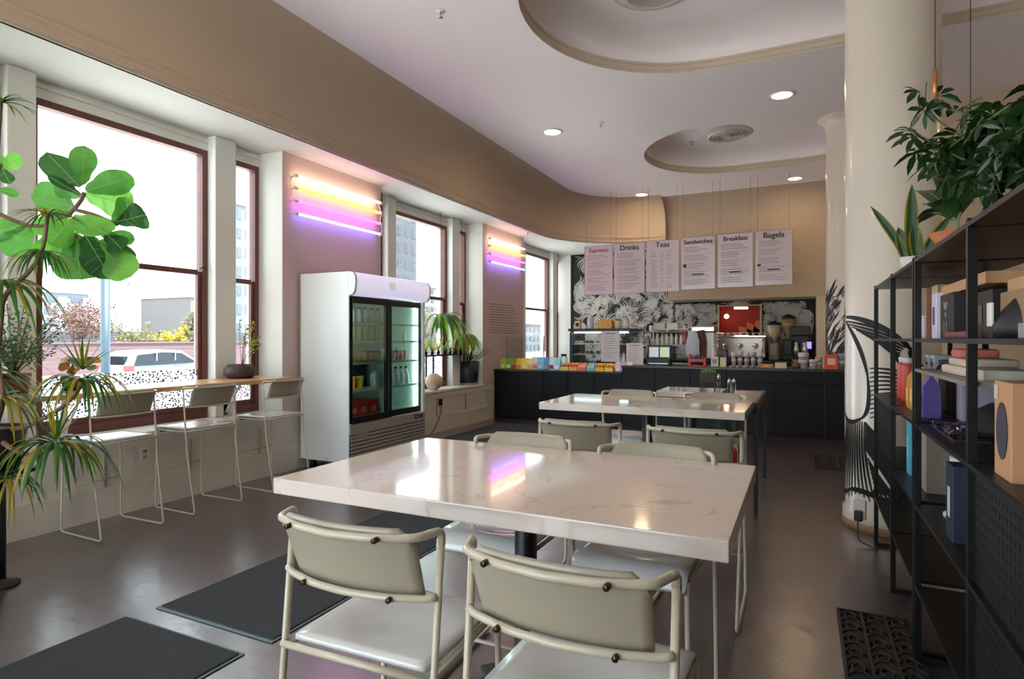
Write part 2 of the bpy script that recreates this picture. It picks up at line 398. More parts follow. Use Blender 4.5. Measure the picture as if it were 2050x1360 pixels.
m = MB(); pp = [(-5.05, -2.6, SOF)]+[(p[0]-.0, p[1], SOF) for p in path]+[(-2.31, 12.5, SOF), (-5.05, 12.5, SOF)]
m.add(pp, [tuple(reversed(range(len(pp))))])
struct('trim_5', m, M('soffit_white_dimmed', (198, 198, 194), .7), 'white soffit above the windows')  # greyer copy of the white paint, taking bounced daylight down by colour

def stadium(xl, xr, yc, r, n=24):
    pts = []
    for i in range(n+1):
        a = PI/2+PI*i/n; pts.append((xl+r*math.cos(a), yc+r*math.sin(a), math.cos(a), math.sin(a)))
    for i in range(n+1):
        a = -PI/2+PI*i/n; pts.append((xr+r*math.cos(a), yc+r*math.sin(a), math.cos(a), math.sin(a)))
    return pts
OV = [stadium(-.64, 3.2, 4.65, 1.41), stadium(-.86, 0.0, 8.75, 1.19)]
bm = bmesh.new()
def loop(pts):
    vs = [bm.verts.new((p[0], p[1], CZ)) for p in pts]
    for i in range(len(vs)): bm.edges.new((vs[i], vs[(i+1) % len(vs)]))
outer = [(p[0]+p[2]*.5, p[1]+p[3]*.5) for p in path]+[(-2.31, 11.1), (1.25, 11.1), (1.25, 7.95), (5.1, 7.95), (5.1, -2.6)]
loop(outer)
for o in OV: loop(o)
bmesh.ops.triangle_fill(bm, use_beauty=True, use_dissolve=False, edges=bm.edges[:])
for f in bm.faces:
    if f.normal.z > 0: f.normal_flip()
me = bpy.data.meshes.new('ceiling'); bm.to_mesh(me); bm.free(); me.materials.append(CEIL)
ce = bpy.data.objects.new('ceiling', me); COL.objects.link(ce); ce['kind'] = 'structure'
m = MB(); m.box(-5.05, 5.3, -2.7, 12.7, 4.8, 4.9); m.box(-2.31, -2.3, 11.6, 12.4, 2.03, 4.8)  # slab added above the ceiling so world light cannot leak in
struct('trim_6', m, WALLW, 'unseen slab added over the room to block sky light')
for i, o in enumerate(OV):
    rp = [(0, CZ), (0, CZ+.02), (-.015, CZ+.028), (-.015, CZ+.045), (0, CZ+.053), (0, CZ+.072), (-.015, CZ+.08), (-.015, CZ+.1), (.02, CZ+.1)]
    m = MB(); m.sweep(o, rp, closed=True, sm=False); struct('trim_%d' % (7+2*i), m, TRIM, 'ribbed rim of the %s oval ceiling recess' % ('large' if i == 0 else 'smaller'))
    rp = [(.02, CZ+.1), (.08, CZ+.12)]+[(.08-.42*(1-math.cos(t*PI/16)), CZ+.12+.2*math.sin(t*PI/16)) for t in range(1, 9)]
    m = MB(); m.sweep(o, rp, closed=True)
    pts = [(p[0]-p[2]*.34, p[1]-p[3]*.34, CZ+.32) for p in o]; m.add(pts, [tuple(range(len(pts)))])
    struct('trim_%d' % (8+2*i), m, CEIL, 'shallow dome of the %s oval ceiling recess' % ('large' if i == 0 else 'smaller'))

# back wall with the serving hatch
HX0, HX1, HZ0, HZ1 = -1.46, -.72, 1.0, 1.93
MUR = M('mural_black', (20, 20, 21), .6)
m = MB(); m.box(-5.05, HX0, 12.4, 12.5, 0, 4.8); m.box(HX1, .3, 12.4, 12.5, 0, 4.8); m.box(HX0, HX1, 12.4, 12.5, 0, HZ0); m.box(HX0, HX1, 12.4, 12.5, HZ1, 4.8)
struct('wall_back', m, MUR, 'black back wall painted with white brush strokes')
m = MB(); m.box(-2.31, 1.25, 11.602, 11.72, 2.03, 4.5); m.box(-2.31, .23, 11.72, 12.4, 2.03, 2.08); m.box(.23, 1.25, 11.602, 12.5, 0, 2.2)

struct('wall_bulkhead', m, CREAM, 'cream bulkhead above the coffee machines')
m = MB(); m.box(1.2, 1.3, 7.9, 11.7, 0, 4.8); m.box(1.2, 5.2, 7.9, 8.0, 0, 4.8)
struct('wall_right_back', m, CREAM, 'beige partition behind the near column')
m = MB(); m.box(5.0, 5.1, -2.6, 8.0, 0, 4.8); struct('wall_right', m, CREAM)
m = MB(); m.box(-5.05, 5.1, -2.6, -2.5, 3.35, 4.8); m.box(-5.05, -4.1, -2.6, -2.5, 0, 3.35); m.box(-.9, 5.1, -2.6, -2.5, 0, 3.35); struct('wall_front', m, CREAM, 'wall behind the viewer, opened for the added daylight glazing')
for i, (a, b) in enumerate(((-4.1, -2.5), (-2.5, -.9))):  # glazing added out of view as a daylight source
    wn[0] += 1; w = bpy.data.objects.new('window_%d' % wn[0], None); COL.objects.link(w); w['kind'] = 'structure'; w['label'] = 'tall unseen glazing added behind the viewer for daylight, bay %d' % (i+1)
    m = MB(); e = .04; m.box(a, a+e, -2.58, -2.52, 0, 3.35); m.box(b-e, b, -2.58, -2.52, 0, 3.35); m.box(a+e, b-e, -2.58, -2.52, 3.29, 3.35); m.box(a+e, b-e, -2.58, -2.52, 0, .12); m.box(a+e, b-e, -2.58, -2.52, 2.2, 2.26); obj('frame', m, REDWOOD, w)
    m = MB(); m.box(a+e, b-e, -2.553, -2.547, .12, 3.29); obj('pane', m, GLASS, w)
# mural strokes
WST = M('mural_white', (205, 200, 190), .6)
def strokes(m, x0, x1, z0, z1, y, n, seed):
    rr = random.Random(seed)
    for c in range(n):
        cx = rr.uniform(x0-.1, x1+.1); cz = rr.uniform(z0-.1, z1+.1); a0 = rr.uniform(0, 2*PI); L = rr.uniform(.1, .27); cv = rr.choice((-.5, .5, .8))
        for k in range(12):
            a = a0+(k-6)*.13; r0 = rr.uniform(.03, .08); pts = []
            for i in range(6):
                t = i/5; r = r0+L*t*rr.uniform(.98, 1.02); b = a+cv*t*t
                p = (cx+r*math.cos(b), cz+r*math.sin(b))
                if not (x0 < p[0] < x1 and z0 < p[1] < z1): break
                pts.append(p)
            N = len(pts)
            if N < 3: continue
            vs = []
            for i, p in enumerate(pts):
                q = pts[min(i+1, N-1)]; o = pts[max(i-1, 0)]; tx, tz = q[0]-o[0], q[1]-o[1]; l = math.hypot(tx, tz) or 1
                w = .0068*math.sin(PI*(i+.6)/(N+.2)); vs += [(p[0]-tz/l*w, y-.0005*(c % 11), p[1]+tx/l*w), (p[0]+tz/l*w, y-.0005*(c % 11), p[1]-tx/l*w)]
            m.add(vs, [(2*i, 2*i+1, 2*i+3, 2*i+2) for i in range(N-1)])
m = MB()
strokes(m, -4.5, -2.33, .8, 3.1, 12.394, 230, 3)
strokes(m, -2.33, HX0-.04, .85, 2.0, 12.394, 90, 5); strokes(m, HX1+.04, .2, .9, 2.0, 12.394, 96, 8); strokes(m, HX0, HX1, HZ1+.02, 2.03, 12.394, 14, 9)
o = struct('trim_11', m, WST, 'white feathery brush strokes of the wall mural')
# hatch room
m = MB(); HY = 13.3
m.add([(HX0-.3, HY, .5), (HX1+.8, HY, .5), (HX1+.8, HY, 2.4), (HX0-.3, HY, 2.4)], [(3, 2, 1, 0)], 0)
m.box(HX0-.3, HX0-.28, 12.5, HY, .5, 2.4, 1); m.box(HX1+.8, HX1+.82, 12.5, HY, .5, 2.4, 0); m.box(HX0-.3, HX1+.82, 12.5, HY, 2.3, 2.32, 0); m.box(HX0-.3, HX1+.82, 12.5, HY, .5, .52, 0)
struct('wall_hatch_room', m, [M('crimson_wall', (168, 26, 22), .6), M('orange_wall', (226, 120, 30), .6)], 'crimson room seen through the serving hatch')
m = MB()
for a in range(9):
    an = .25+a*.3; x, z = HX1-.02, 1.1
    m.ribbon([(x-.75*t*math.cos(an)*.9, HY-.02, z+.5*t*math.sin(an)*1.2) for t in (0, .3, .6, .85, 1)], [.02, .1, .12, .07, .0], (math.sin(an), 0, math.cos(an)))
tag(obj('wall_painting', m, M('salmon_paint', (226, 128, 92), .6)), 'salmon leaf shapes painted on the crimson wall behind the hatch', 'painting')
m = MB(); t = thing('pendant_lamp', 'small warm lamp hanging in the crimson room behind the hatch', 'lamp', (-1.38, 12.9, 1.75))
m.lathe([(.0, .05), (.04, .03), (.05, 0), (.04, -.03), (0, -.05)]); obj('bulb', m, emat('warm_bulb', (255, 225, 170), 6), t)
m = MB(); m.tube([(0, 0, .05), (0, 0, .55)], .004); obj('cord', m, BLACK, t)
m = MB(); m.box(-1.2, -.95, 12.55, 12.62, 1.88, 1.92); tag(obj('light_strip', m, emat('warm_strip', (255, 225, 180), 5)), 'short glowing light bar under the top of the serving hatch', 'lamp')
m = MB(); e = .035
m.box(HX0-e, HX0, 12.36, 12.5, HZ0, HZ1+e); m.box(HX1, HX1+e, 12.36, 12.5, HZ0, HZ1+e); m.box(HX0, HX1, 12.36, 12.5, HZ1, HZ1+.02)
struct('trim_12', m, M('hatch_frame', (205, 180, 140), .5), 'pale wooden frame round the serving hatch')

# columns
def column(name, x, y, r, top, lab):
    m = MB(); m.lathe([(r+.015, 0), (r+.015, .12), (r, .14), (r, top-.2), (r+.008, top-.1), (r+.03, top-.04), (r+.07, top-.005), (r+.12, top+.03)], (x, y, 0), 48)
    return struct(name, m, M('column_paint', (226, 216, 200), .28, coat=.35), lab)
column('trim_13', .56, 4.88, .285, 4.2, 'near round cream column painted with black lines at its foot')
column('trim_14', .56, 9.08, .27, 4.2, 'far round cream column behind the counter')
m = MB(); m.lathe([(.302, 0), (.304, .05), (.29, .055)], (.56, 4.88, 0), 40); struct('trim_15', m, M('rusty_skirting', (168, 132, 96), .7, var=.2, vscale=25), 'rust coloured skirting round the near column')
INK = M('black_ink', (18, 18, 18), .6)
def colstroke(m, cx, cy, r, pts, w):
    """pts: (angle deg, z) on the column's surface; w half width"""
    vs = []; N = len(pts)
    for i, (a, z) in enumerate(pts):
        a0, z0 = pts[max(i-1, 0)]; a1, z1 = pts[min(i+1, N-1)]
        tx = math.radians(a1-a0)*r; tz = z1-z0; l = math.hypot(tx, tz) or 1
        ww = w*(.35+.65*math.sin(PI*(i+.5)/N)) if w > 0 else -w
        for s in (-1, 1):
            aa = math.radians(a)+s*(-tz/l*ww)/r; zz = z+s*tx/l*ww
            vs.append((cx+(r+.0025)*math.cos(aa), cy+(r+.0025)*math.sin(aa), zz))
    m.add(vs, [(2*i, 2*i+1, 2*i+3, 2*i+2) for i in range(N-1)], 0, True)
def bez(a, b, c, n=12): return [((1-t)**2*a[0]+2*t*(1-t)*b[0]+t*t*c[0], (1-t)**2*a[1]+2*t*(1-t)*b[1]+t*t*c[1]) for t in [i/n for i in range(n+1)]]
# the camera sees the near column around angle -97..; local 0 = that direction
m = MB(); A0 = -100
def cs(pts, w=.006): colstroke(m, .56, 4.88, .285, [(A0+3-28+(a+2)*1.5, z) for a, z in pts], w*1.35)
cs(bez((-34, .78), (-50, 1.25), (-30, 1.42)), .007); cs(bez((-30, 1.42), (-8, 1.3), (-2, 1.05)), .012); cs(bez((-2, 1.05), (2, .8), (-8, .76)), .01); cs(bez((-34, .78), (-24, .68), (-8, .76)), .012)
cs([(-38, 1.52), (-34, 1.46), (-36, 1.42)], .008); cs([(-42, 1.44), (-46, 1.3), (-47, 1.1)], .006)
for k in range(9):
    cs(bez((-30+k*5.5, 1.42-k*.02), (10+k*3, 1.40-k*.045), (30-k*1.5, 1.26-k*.01)), .007)
cs(bez((-30, 1.45), (10, 1.45), (34, 1.2)), .014)
for k in range(12): cs(bez((0, 1.1-k*.03), (20+k*2, 1.12-k*.02), (52, 1.0-k*.035)), .006)
cs(bez((30, 1.22), (34, 1.1), (60, 1.02)), .016)
for k in range(12):
    a = -30+k*2.3; cs(bez((a, .74), (a-2, .5), (a-18+k*2.5, .22+.02*math.sin(k))), .006)
for k in range(9): cs(bez((-44+k*.5, .66-k*.05), (-32, .60-k*.05), (-40, .50-k*.05)), .007)
for k in range(16): cs(bez((-4, .74-k*.012), (10+k, .60-k*.02), (44-k*1.2, .48-k*.022)), .007)
for k in range(7): cs(bez((-2+k, .5-k*.03), (8, .36-k*.01), (22-k*4, .24)), .009)
cs(bez((-46, .3), (-38, .18), (-24, .25)), .014); cs(bez((-24, .25), (-8, .3), (18, .22)), .014)
cs([(-46, .62), (-50, .5), (-48, .34)], .007)
tag(obj('column_drawing', m, INK), 'black line drawing of petals and ripples on the near column', 'mural')
m = MB(); rr = random.Random(21)
for c in range(230):
    a = rr.uniform(-190, -30); z = rr.uniform(.9, 1.85) if c < 200 else rr.uniform(1.7, 2.0); up = rr.uniform(-.12, .2)
    for k in range(4):
        colstroke(m, .56, 9.08, .27, [(a+k*3+q*2.2, z+up*q/5+.018*k) for q in range(6)], .006)
tag(obj('column_drawing', m, INK), 'dense black ink strokes on the far column above the counter', 'mural')
# outlet + plug on near column
t = thing('power_outlet', 'outlet box with a black plug at the foot of the near column', 'outlet', P(1722, 1030, 3.84), 0)
t.rotation_euler = (0, 0, math.radians(-108+90))
m = MB(); m.rbox(-.035, .035, -.02, .012, -.03, .09, .004); obj('box', m, PLA, t)
m = MB(); m.rbox(-.022, .022, -.06, -.0205, -.035, .03, .006); obj('plug', m, BLACK, t)
m = MB(); m.tube(smooth_path([(0, -.05, -.03), (0, -.06, -.1), (.01, -.08, -.15), (.1, -.1, -.167)]), .004); obj('cord', m, BLACK, t)

# ceiling fixtures
t0 = None
DL = [(-2.82, 7.0, 'round ceiling light nearest the curved cove, in front of the small oval'), (-.19, 7.0, 'round ceiling light between the two oval recesses, the largest'), (-2.6, 10.75, 'small far ceiling light above the left menu boards'), (-.1, 10.75, 'far ceiling light above the right menu boards, beyond the small oval')]
DL += [(-2.7, 2.4, 'unseen ceiling light added for fill above the near table'), (-2.8, -1.2, 'unseen ceiling light added for fill behind the viewer by the windows'), (3.6, 7.0, 'unseen ceiling light added for fill right of the near column')]  # out-of-view ceiling lights added to fill the room with light
for i, (x, y, lab) in enumerate(DL):
    if t0 is None:
        t0 = thing('ceiling_light', lab, 'ceiling light', (x, y, CZ), 0, 'recessed round ceiling lights')
        m = MB(); m.lathe([(.115, -.001), (.125, -.006), (.12, -.012), (.1, -.012), (.098, -.003)], n=32); obj('ring', m, PLA, t0)
        m = MB(); m.lathe([(0, -.004), (.1, -.004)], n=32); obj('diffuser', m, emat('downlight', (255, 222, 170), 40), t0)
    else: dup(t0, (x, y, CZ), 0, lab)
def vent(x, y, z, lab):
    t = thing('ceiling_vent', lab, 'vent', (x, y, z), 0)
    m = MB(); m.lathe([(.36, 0), (.33, -.012), (.26, -.02), (.24, -.03), (.25, -.05), (.23, -.055), (.2, -.02)], n=40); obj('ring', m, M('vent_white', (205, 200, 192), .45), t)
    m = MB(); m.lathe([(0, -.012), (.22, -.012)], n=40); obj('throat', m, M('vent_dark', (40, 38, 36), .8), t)
    for r in (.17, .115, .06):
        m = MB(); m.lathe([(r, -.02), (r+.025, -.05), (r+.02, -.058), (r-.01, -.025)], n=32); obj('louvre', m, M('vent_white', (205, 200, 192), .45), t)
vent(-.97, 9.02, CZ+.32, 'round louvred air vent in the small oval recess')
vent(-1.1, 5.0, CZ+.32, 'round louvred air vent in the large oval recess')
m = MB()
for nm, px, py, z, lab in (('sprinkler_head', 882, 22, CZ, 'small sprinkler head left of the large oval recess'), ('sprinkler_head', 1203, 245, CZ, 'small sprinkler head between the ovals'), ('sprinkler_head', 1385, 283, CZ+.32, 'sprinkler head inside the small oval recess')):
    D = (z-CAMH)/((HOR-py)/FPX); p = P(px, py, D); t = thing(nm, lab, 'sprinkler', (p.x, p.y, z))
    m = MB(); m.lathe([(.035, 0), (.03, -.008), (0, -.01)]); obj('plate', m, PLA, t)
    m = MB(); m.tube([(0, 0, -.008), (0, 0, -.05)], .006); m.lathe([(0, -.048), (.018, -.05), (.018, -.054), (0, -.055)]); obj('nozzle', m, STEEL, t)
t = thing('sprinkler_head', 'sprinkler head hanging under the white soffit near the neon tubes', 'sprinkler', (-4.25, 9.4, SOF))
m = MB(); m.lathe([(.03, 0), (.012, -.02), (.012, -.05), (.022, -.055), (0, -.06)]); obj('nozzle', m, PLA, t)
# outlets on the low wall
for y, z, lab in ((2.92, .41, 'white wall outlet under the first window bay'), (7.07, .38, 'wall outlet with the black fridge plug')):
    t = thing('power_outlet', lab, 'outlet', (XW, y, z))
    m = MB(); m.rbox(0, .006, -.036, .036, -.057, .057, .003); obj('cover_plate', m, PLA, t)
    m = MB(); m.box(.006, .0075, -.016, .016, .008, .036); m.box(.006, .0075, -.016, .016, -.036, -.008); obj('socket', m, M('socket_grey', (150, 142, 130), .5), t)
    if y > 5:
        m = MB(); m.rbox(.008, .05, -.02, .02, -.01, .08, .006); obj('plug', m, BLACK, t)
        m = MB(); m.tube(smooth_path([(.04, 0, 0), (.06, -.03, -.1), (.08, -.2, -.28), (.1, -.35, -.36), (.15, -.6, -.37)]), .005); obj('cord', m, BLACK, t)

# floor mats
CARP = M('charcoal_carpet', (54, 57, 60), .95, var=.45, vscale=260, bump=.5)
RUB = M('mat_rubber_edge', (92, 112, 116), .5)
def mat_(x0, x1, y0, y1, lab):
    t = thing('floor_mat', lab, 'mat', ((x0+x1)/2, (y0+y1)/2, 0)); w, h = (x1-x0)/2, (y1-y0)/2
    m = MB(); m.rbox(-w, w, -h, h, .001, .005, .002); obj('rubber_border', m, RUB, t)
    m = MB(); m.rbox(-w+.015, w-.015, -h+.02, h-.015, .005, .011, .003); obj('pile', m, CARP, t)
mat_(-2.84, -2.06, .45, 1.74, 'charcoal entrance mat nearest the viewer, lower left corner')
mat_(-2.80, -2.03, 1.85, 4.3, 'long charcoal mat running under the near table')
mat_(-4.2, -2.7, 6.6, 8.2, 'grey mat lying before the counter beside the fridge')
SCR = M('cast_mat', (34, 30, 28), .5)
def scroll(x0, x1, y0, y1, cols, rows, lab):
    t = thing('scroll_mat', lab, 'mat', ((x0+x1)/2, (y0+y1)/2, 0)); w, h = (x1-x0)/2, (y1-y0)/2
    m = MB(); e = .012
    for a in range(cols+1):
        x = -w+2*w*a/cols; m.box(x-e/2, x+e/2, -h, h, .001, .012)
    m.box(-w, w, -h-e/2, -h+e/2, .001, .012); m.box(-w, w, h-e/2, h+e/2, .001, .012); obj('frame', m, SCR, t)
    m = MB(); cw = 2*w/cols; ch = 2*h/rows
    for a in range(cols):
        for b in range(rows):
            cx = -w+cw*(a+.5); cy = -h+ch*(b+.5)
            for s in (-1, 1):
                m.tube([(cx+s*cw*.4*math.cos(q*.55)*(1-q*.07), cy+ch*.42*math.sin(q*.55)*(1-q*.07), .007) for q in range(11)], .005, 5)
            m.tube([(cx-cw*.45, cy-ch*.5, .007), (cx, cy, .009), (cx+cw*.45, cy-ch*.5, .007)], .005, 5)
    obj('scrollwork', m, SCR, t)
    m = MB(); m.box(-w, w, -h, h, .0005, .003); obj('backing', m, M('mat_backing', (58, 46, 42), .8), t)
scroll(.155, .44, 2.15, 3.26, 3, 9, 'black scrollwork rubber mat beside the shelves')
scroll(.12, .45, 6.7, 7.45, 3, 6, 'small dark scrollwork mat beyond the tables near the counter')

# ================================================================== NEON LIGHTS ON THE PIERS
NEON = [('white', (255, 240, 205), 2.90, 5), ('yellow', (255, 176, 40), 2.78, 4), ('magenta', (238, 60, 235), 2.655, 4), ('blue', (80, 120, 255), 2.53, 4.6)]
for k, (y0, y1, where) in enumerate(((4.40, 5.68, 'above the drinks fridge'), (8.47, 9.77, 'on the far pier by the counter'), (.36, 1.6, 'on the pier beside the viewer'))):
    if k == 2: continue
    for nm, c, z, s in NEON:
        t = thing('neon_tube', '%s neon tube %s' % ({'white': 'warm white topmost', 'yellow': 'amber yellow', 'magenta': 'magenta', 'blue': 'blue lowest'}[nm], where), 'neon light', (XW, (y0+y1)/2, z), 0, 'neon tubes '+where)
        h = (y1-y0)/2
        m = MB(); m.tube([(.075, -h, 0), (.075, h, 0)], .013, 10); obj('tube', m, emat('neon_'+nm, c, s), t)
        for e in (-1, 1):
            m = MB(); m.tube([(.075, e*h, 0), (.075, e*(h+.04), 0)], .017, 10); m.tube([(0, e*(h+.02), 0), (.075, e*(h+.02), 0)], .006, 6); obj('end_cap', m, PLA, t)
    t = thing('neon_cable', 'loose white cable joining the neon tubes '+where, 'cable', (XW, y1+.04, 2.7))
    m = MB(); m.tube(smooth_path([(.02, 0, .2), (.03, .05, .1), (.02, .03, 0), (.03, .07, -.1), (.02, .02, -.2), (.015, .0, -.17)]), .007, 6); obj('wire', m, PLA, t)
    t = thing('neon_cable', 'short cable end left of the neon tubes '+where, 'cable', (XW, y0-.03, 2.8))
    m = MB(); m.tube(smooth_path([(.07, 0, .1), (.05, -.06, .05), (.07, -.03, -.03), (.06, -.05, -.1)]), .006, 6); obj('wire', m, PLA, t)
# dark conduit on the edge of pier one
m = MB(); m.tube([(XW+.008, 5.80, 1.9), (XW+.008, 5.80, 3.05)], .008, 6); tag(obj('conduit', m, M('dark_conduit', (60, 48, 44), .5)), 'thin dark conduit down the edge of the pier with the neon', 'conduit')
# wall lettering (illegible lines) on pier two
m = MB(); rr = random.Random(4); z = 1.87
for i in range(12):
    a = rr.uniform(8.52, 8.62); b = rr.uniform(9.4, 9.68); m.box(XW, XW+.002, a, b, z-.009, z); z -= .043
tag(obj('wall_text', m, M('grey_lettering', (118, 98, 96), .7)), 'block of small grey text lines on the far taupe pier', 'sign')

# ================================================================== CHAIRS AND STOOLS
def seat_mesh(w, y0, y1, z, drop=.05):
    m = MB(); nx, ny = 14, 16; top = []
    for j in range(ny+1):
        for i in range(nx+1):
            u = i/nx*2-1; t = j/ny; x = u*w; y = y0+(y1-y0)*t; zz = z
            e = max(0, (t-.84)/.16); zz -= drop*e*e; y -= .012*e*e
            d = (u*u)/.55+((t-.42)/.34)**2
            if d < 1: zz -= .016*(1-d)**1.2
            if t < .08 or t > .95:
                x *= 1-.03*(abs(t-.5)*2-.84 if t < .08 else abs(t-.5)*2-.9)/.16
            top.append((x, y, zz))
    n = len(top); vs = top+[(x, y, z2-.014) for x, y, z2 in top]; fs = []
    W = nx+1
    for j in range(ny):
        for i in range(nx):
            a = j*W+i; fs.append((a, a+1, a+W+1, a+W)); fs.append((n+a, n+a+W, n+a+W+1, n+a+1))
    for i in range(nx): fs.append((i, n+i, n+i+1, i+1)); a = ny*W+i; fs.append((a, a+1, n+a+1, n+a))
    for j in range(ny): a = j*W; fs.append((a, a+W, n+a+W, n+a)); a = j*W+nx; fs.append((a, n+a, n+a+W, a+W))
    m.add(vs, fs, 0, True); return m
def back_mesh(w, zb, zt, yb, yt, bow):
    m = MB(); nx, nz = 16, 8; f = []; 
    for j in range(nz+1):
        for i in range(nx+1):
            u = i/nx*2-1; t = j/nz; c = max(0, (t-.8)/.2); ww = w*(1-.06*c*c*(abs(u) > .8))
            z = zb+(zt-zb)*t - (.018*max(0, (abs(u)-.86)/.14)**2 if t > .85 else 0)
            f.append((u*ww*(.955+.045*t), yb+(yt-yb)*t+bow*u*u, z))
    n = len(f); vs = f+[(x, y+.011, z) for x, y, z in f]; fs = []; W = nx+1
    for j in range(nz):
        for i in range(nx): a = j*W+i; fs.append((a, a+1, a+W+1, a+W)); fs.append((n+a, n+a+W, n+a+W+1, n+a+1))
    for i in range(nx): fs.append((i, n+i, n+i+1, i+1)); a = nz*W+i; fs.append((a, a+1, n+a+1, n+a))
    for j in range(nz): a = j*W; fs.append((a, a+W, n+a+W, n+a)); a = j*W+nx; fs.append((a, n+a, n+a+W, a+W))
    m.add(vs, fs, 0, True); return m
def make_chair(name, label, cat, zs, zt, r, bolts=True, group=None, H=.2):
    """zs seat height, zt height of the top rail; faces +y"""
    t = thing(name, label, cat, (0, 0, 0), 0, group)
    obj('seat', seat_mesh(.19, -.15, .25, zs), SEATM, t)
    obj('backrest', back_mesh(.185, zt-.145, zt+.018, -.172, -.232, .03), M('backrest_cream', (168, 158, 138), .35, coat=.2), t)
    for s in (-1, 1):
        p = rounded([(s*.188, .215, zs-.03), (s*.196, .222, .012), (s*.205, -.245, .012), (s*.212, -.165, .46), (s*.214, -.125, zt-.02)], .035)
        m = MB(); m.tube(p, r, 8); obj('side_frame', m, CHAIRM, t)
    rp = rounded([(-.214, -.125, zt-.03), (-.214, -.125, zt), (-.19, -.195, zt), (-.10, -.232, zt), (0, -.245, zt), (.10, -.232, zt), (.19, -.195, zt), (.214, -.125, zt), (.214, -.125, zt-.03)], .02)
    m = MB(); m.tube(rp, r*1.05, 8); obj('top_rail', m, CHAIRM, t)
    zl = zt-.145; yl = -.145
    m = MB(); m.tube(rounded([(-.213, yl, zl+.005), (-.19, yl-.01, zl), (-.10, yl-.04, zl), (0, yl-.05, zl), (.10, yl-.04, zl), (.19, yl-.01, zl), (.213, yl, zl+.005)], .03), r, 8); obj('lower_rail', m, CHAIRM, t)
    m = MB(); m.tube([(-.212, -.165, zs-.022), (.212, -.165, zs-.022)], r, 8); obj('seat_rail', m, CHAIRM, t)
    m = MB(); m.tube([(-.187, .2, zs-.075), (-.187, .19, zs-.03), (.187, .19, zs-.03), (.187, .2, zs-.075)], r*.9, 8)
    m.tube([(-.187, .19, zs-.03), (-.205, -.165, zs-.026)], r*.9, 8); m.tube([(.187, .19, zs-.03), (.205, -.165, zs-.026)], r*.9, 8); obj('seat_support', m, CHAIRM, t)
    m = MB(); m.tube([(-.193, .22, H), (.193, .22, H)], r*.85, 8); obj('crossbar', m, CHAIRM, t)
    if bolts:
        for x in (-.12, .12):
            for z, y in ((zt, -.232-.014+.002), (zl, yl-.037-.012)):
                m = MB(); m.tube([(x, y+.012, z), (x, y-.002, z)], .0065, 8); obj('bolt', m, M('bolt_metal', (84, 76, 64), .35, .9), t)
    return t
chairs = [  # x, y, rz, label
    (-.935, 1.245, .03, 'cream metal chair at the near side of the near table, left'),
    (-.415, 1.235, -.02, 'cream metal chair at the near side of the near table, lower centre'),
    (-1.045, 2.13, PI+.02, 'white chair tucked under the far side of the near table, left of the black post'),
    (-.50, 2.12, PI-.03, 'white chair tucked under the far side of the near table, right of the black post'),
    (-1.03, 3.04, .02, 'grey backed chair on the near side of the second table, left'),
    (-.455, 3.03, -.02, 'grey backed chair on the near side of the second table, right, with red bag'),
    (-1.22, 4.50, PI, 'white chair on the far side of the second table, left'),
    (-.58, 4.50, PI, 'white chair on the far side of the second table, right')]
c0 = None
for x, y, rz, lab in chairs:
    if c0 is None: c0 = make_chair('dining_chair', lab, 'chair', .578, .875, .0088, group='cream metal chairs at the two tables'); c0.location = (x, y, 0); c0.rotation_euler = (0, 0, rz)
    else: dup(c0, (x, y, 0), rz, lab)
s0 = None
for y, lab in ((2.49, 'window stool nearest the plants, behind the drooping dracaena leaves'), (3.14, 'middle window stool of three under the wooden bar'), (3.865, 'window stool beside the white fridge')):
    if s0 is None: s0 = make_chair('bar_stool', lab, 'stool', .635, .935, .0065, False, 'three stools at the window bar', .3); s0.location = (-4.235, y, 0); s0.rotation_euler = (0, 0, PI/2)
    else: dup(s0, (-4.235, y, 0), PI/2, lab)

# ================================================================== TABLES
def table(x, y, w, d, lab, z=.85):
    t = thing('dining_table', lab, 'table', (x, y, 0)); 
    m = MB(); m.rbox(-w/2, w/2, -d/2, d/2, z-.05, z, .004); obj('table_top', m, QUARTZ, t)
    m = MB(); m.lathe([(.075, 0), (.075, .01), (.038, .014), (.038, z-.065), (.038, z-.055)], (0, 0, .03), 24); obj('post', m, BLACK, t)
    m = MB(); m.box(-.2, .2, -.2, .2, z-.06, z-.05); obj('mounting_plate', m, BLACK, t)
    for k in range(4):
        a = PI/4+k*PI/2+.1; m = MB(); q = Matrix.Rotation(a, 4, 'Z')
        m.rbox(0.02, .34, -.03, .03, .008, .035, .006, xf=q); m.lathe([(.02, 0), (.02, .01)], (.31*math.cos(a), .31*math.sin(a), 0), 12); obj('foot', m, BLACK, t)
table(-.84, 1.845, 1.39, .88, 'large white quartz table in the foreground on a black post')
table(-.99, 4.27, 1.36, .76, 'second white quartz table, in the middle of the room')
table(-.87, 5.45, .52, .5, 'small white table beyond the second table')
t = thing('side_table', 'narrow dark framed table with a grey top right of the second table', 'table', (-.45, 5.45, 0))
m = MB(); m.rbox(-.12, .13, -.6, .6, .775, .81, .004); obj('table_top', m, M('grey_stone', (150, 140, 128), .25), t)
m = MB(); m.box(.13, .15, -.62, .62, .74, .815); m.box(-.14, -.12, -.62, .62, .74, .815); m.box(-.12, .13, -.62, -.6, .74, .815); m.box(-.12, .13, .6, .62, .74, .815); obj('frame', m, BLACK, t)
for sx in (-.13, .14):
    for sy in (-.605, .605): m = MB(); m.box(sx-.015, sx+.015, sy-.015, sy+.015, 0, .74); obj('leg', m, BLACK, t)
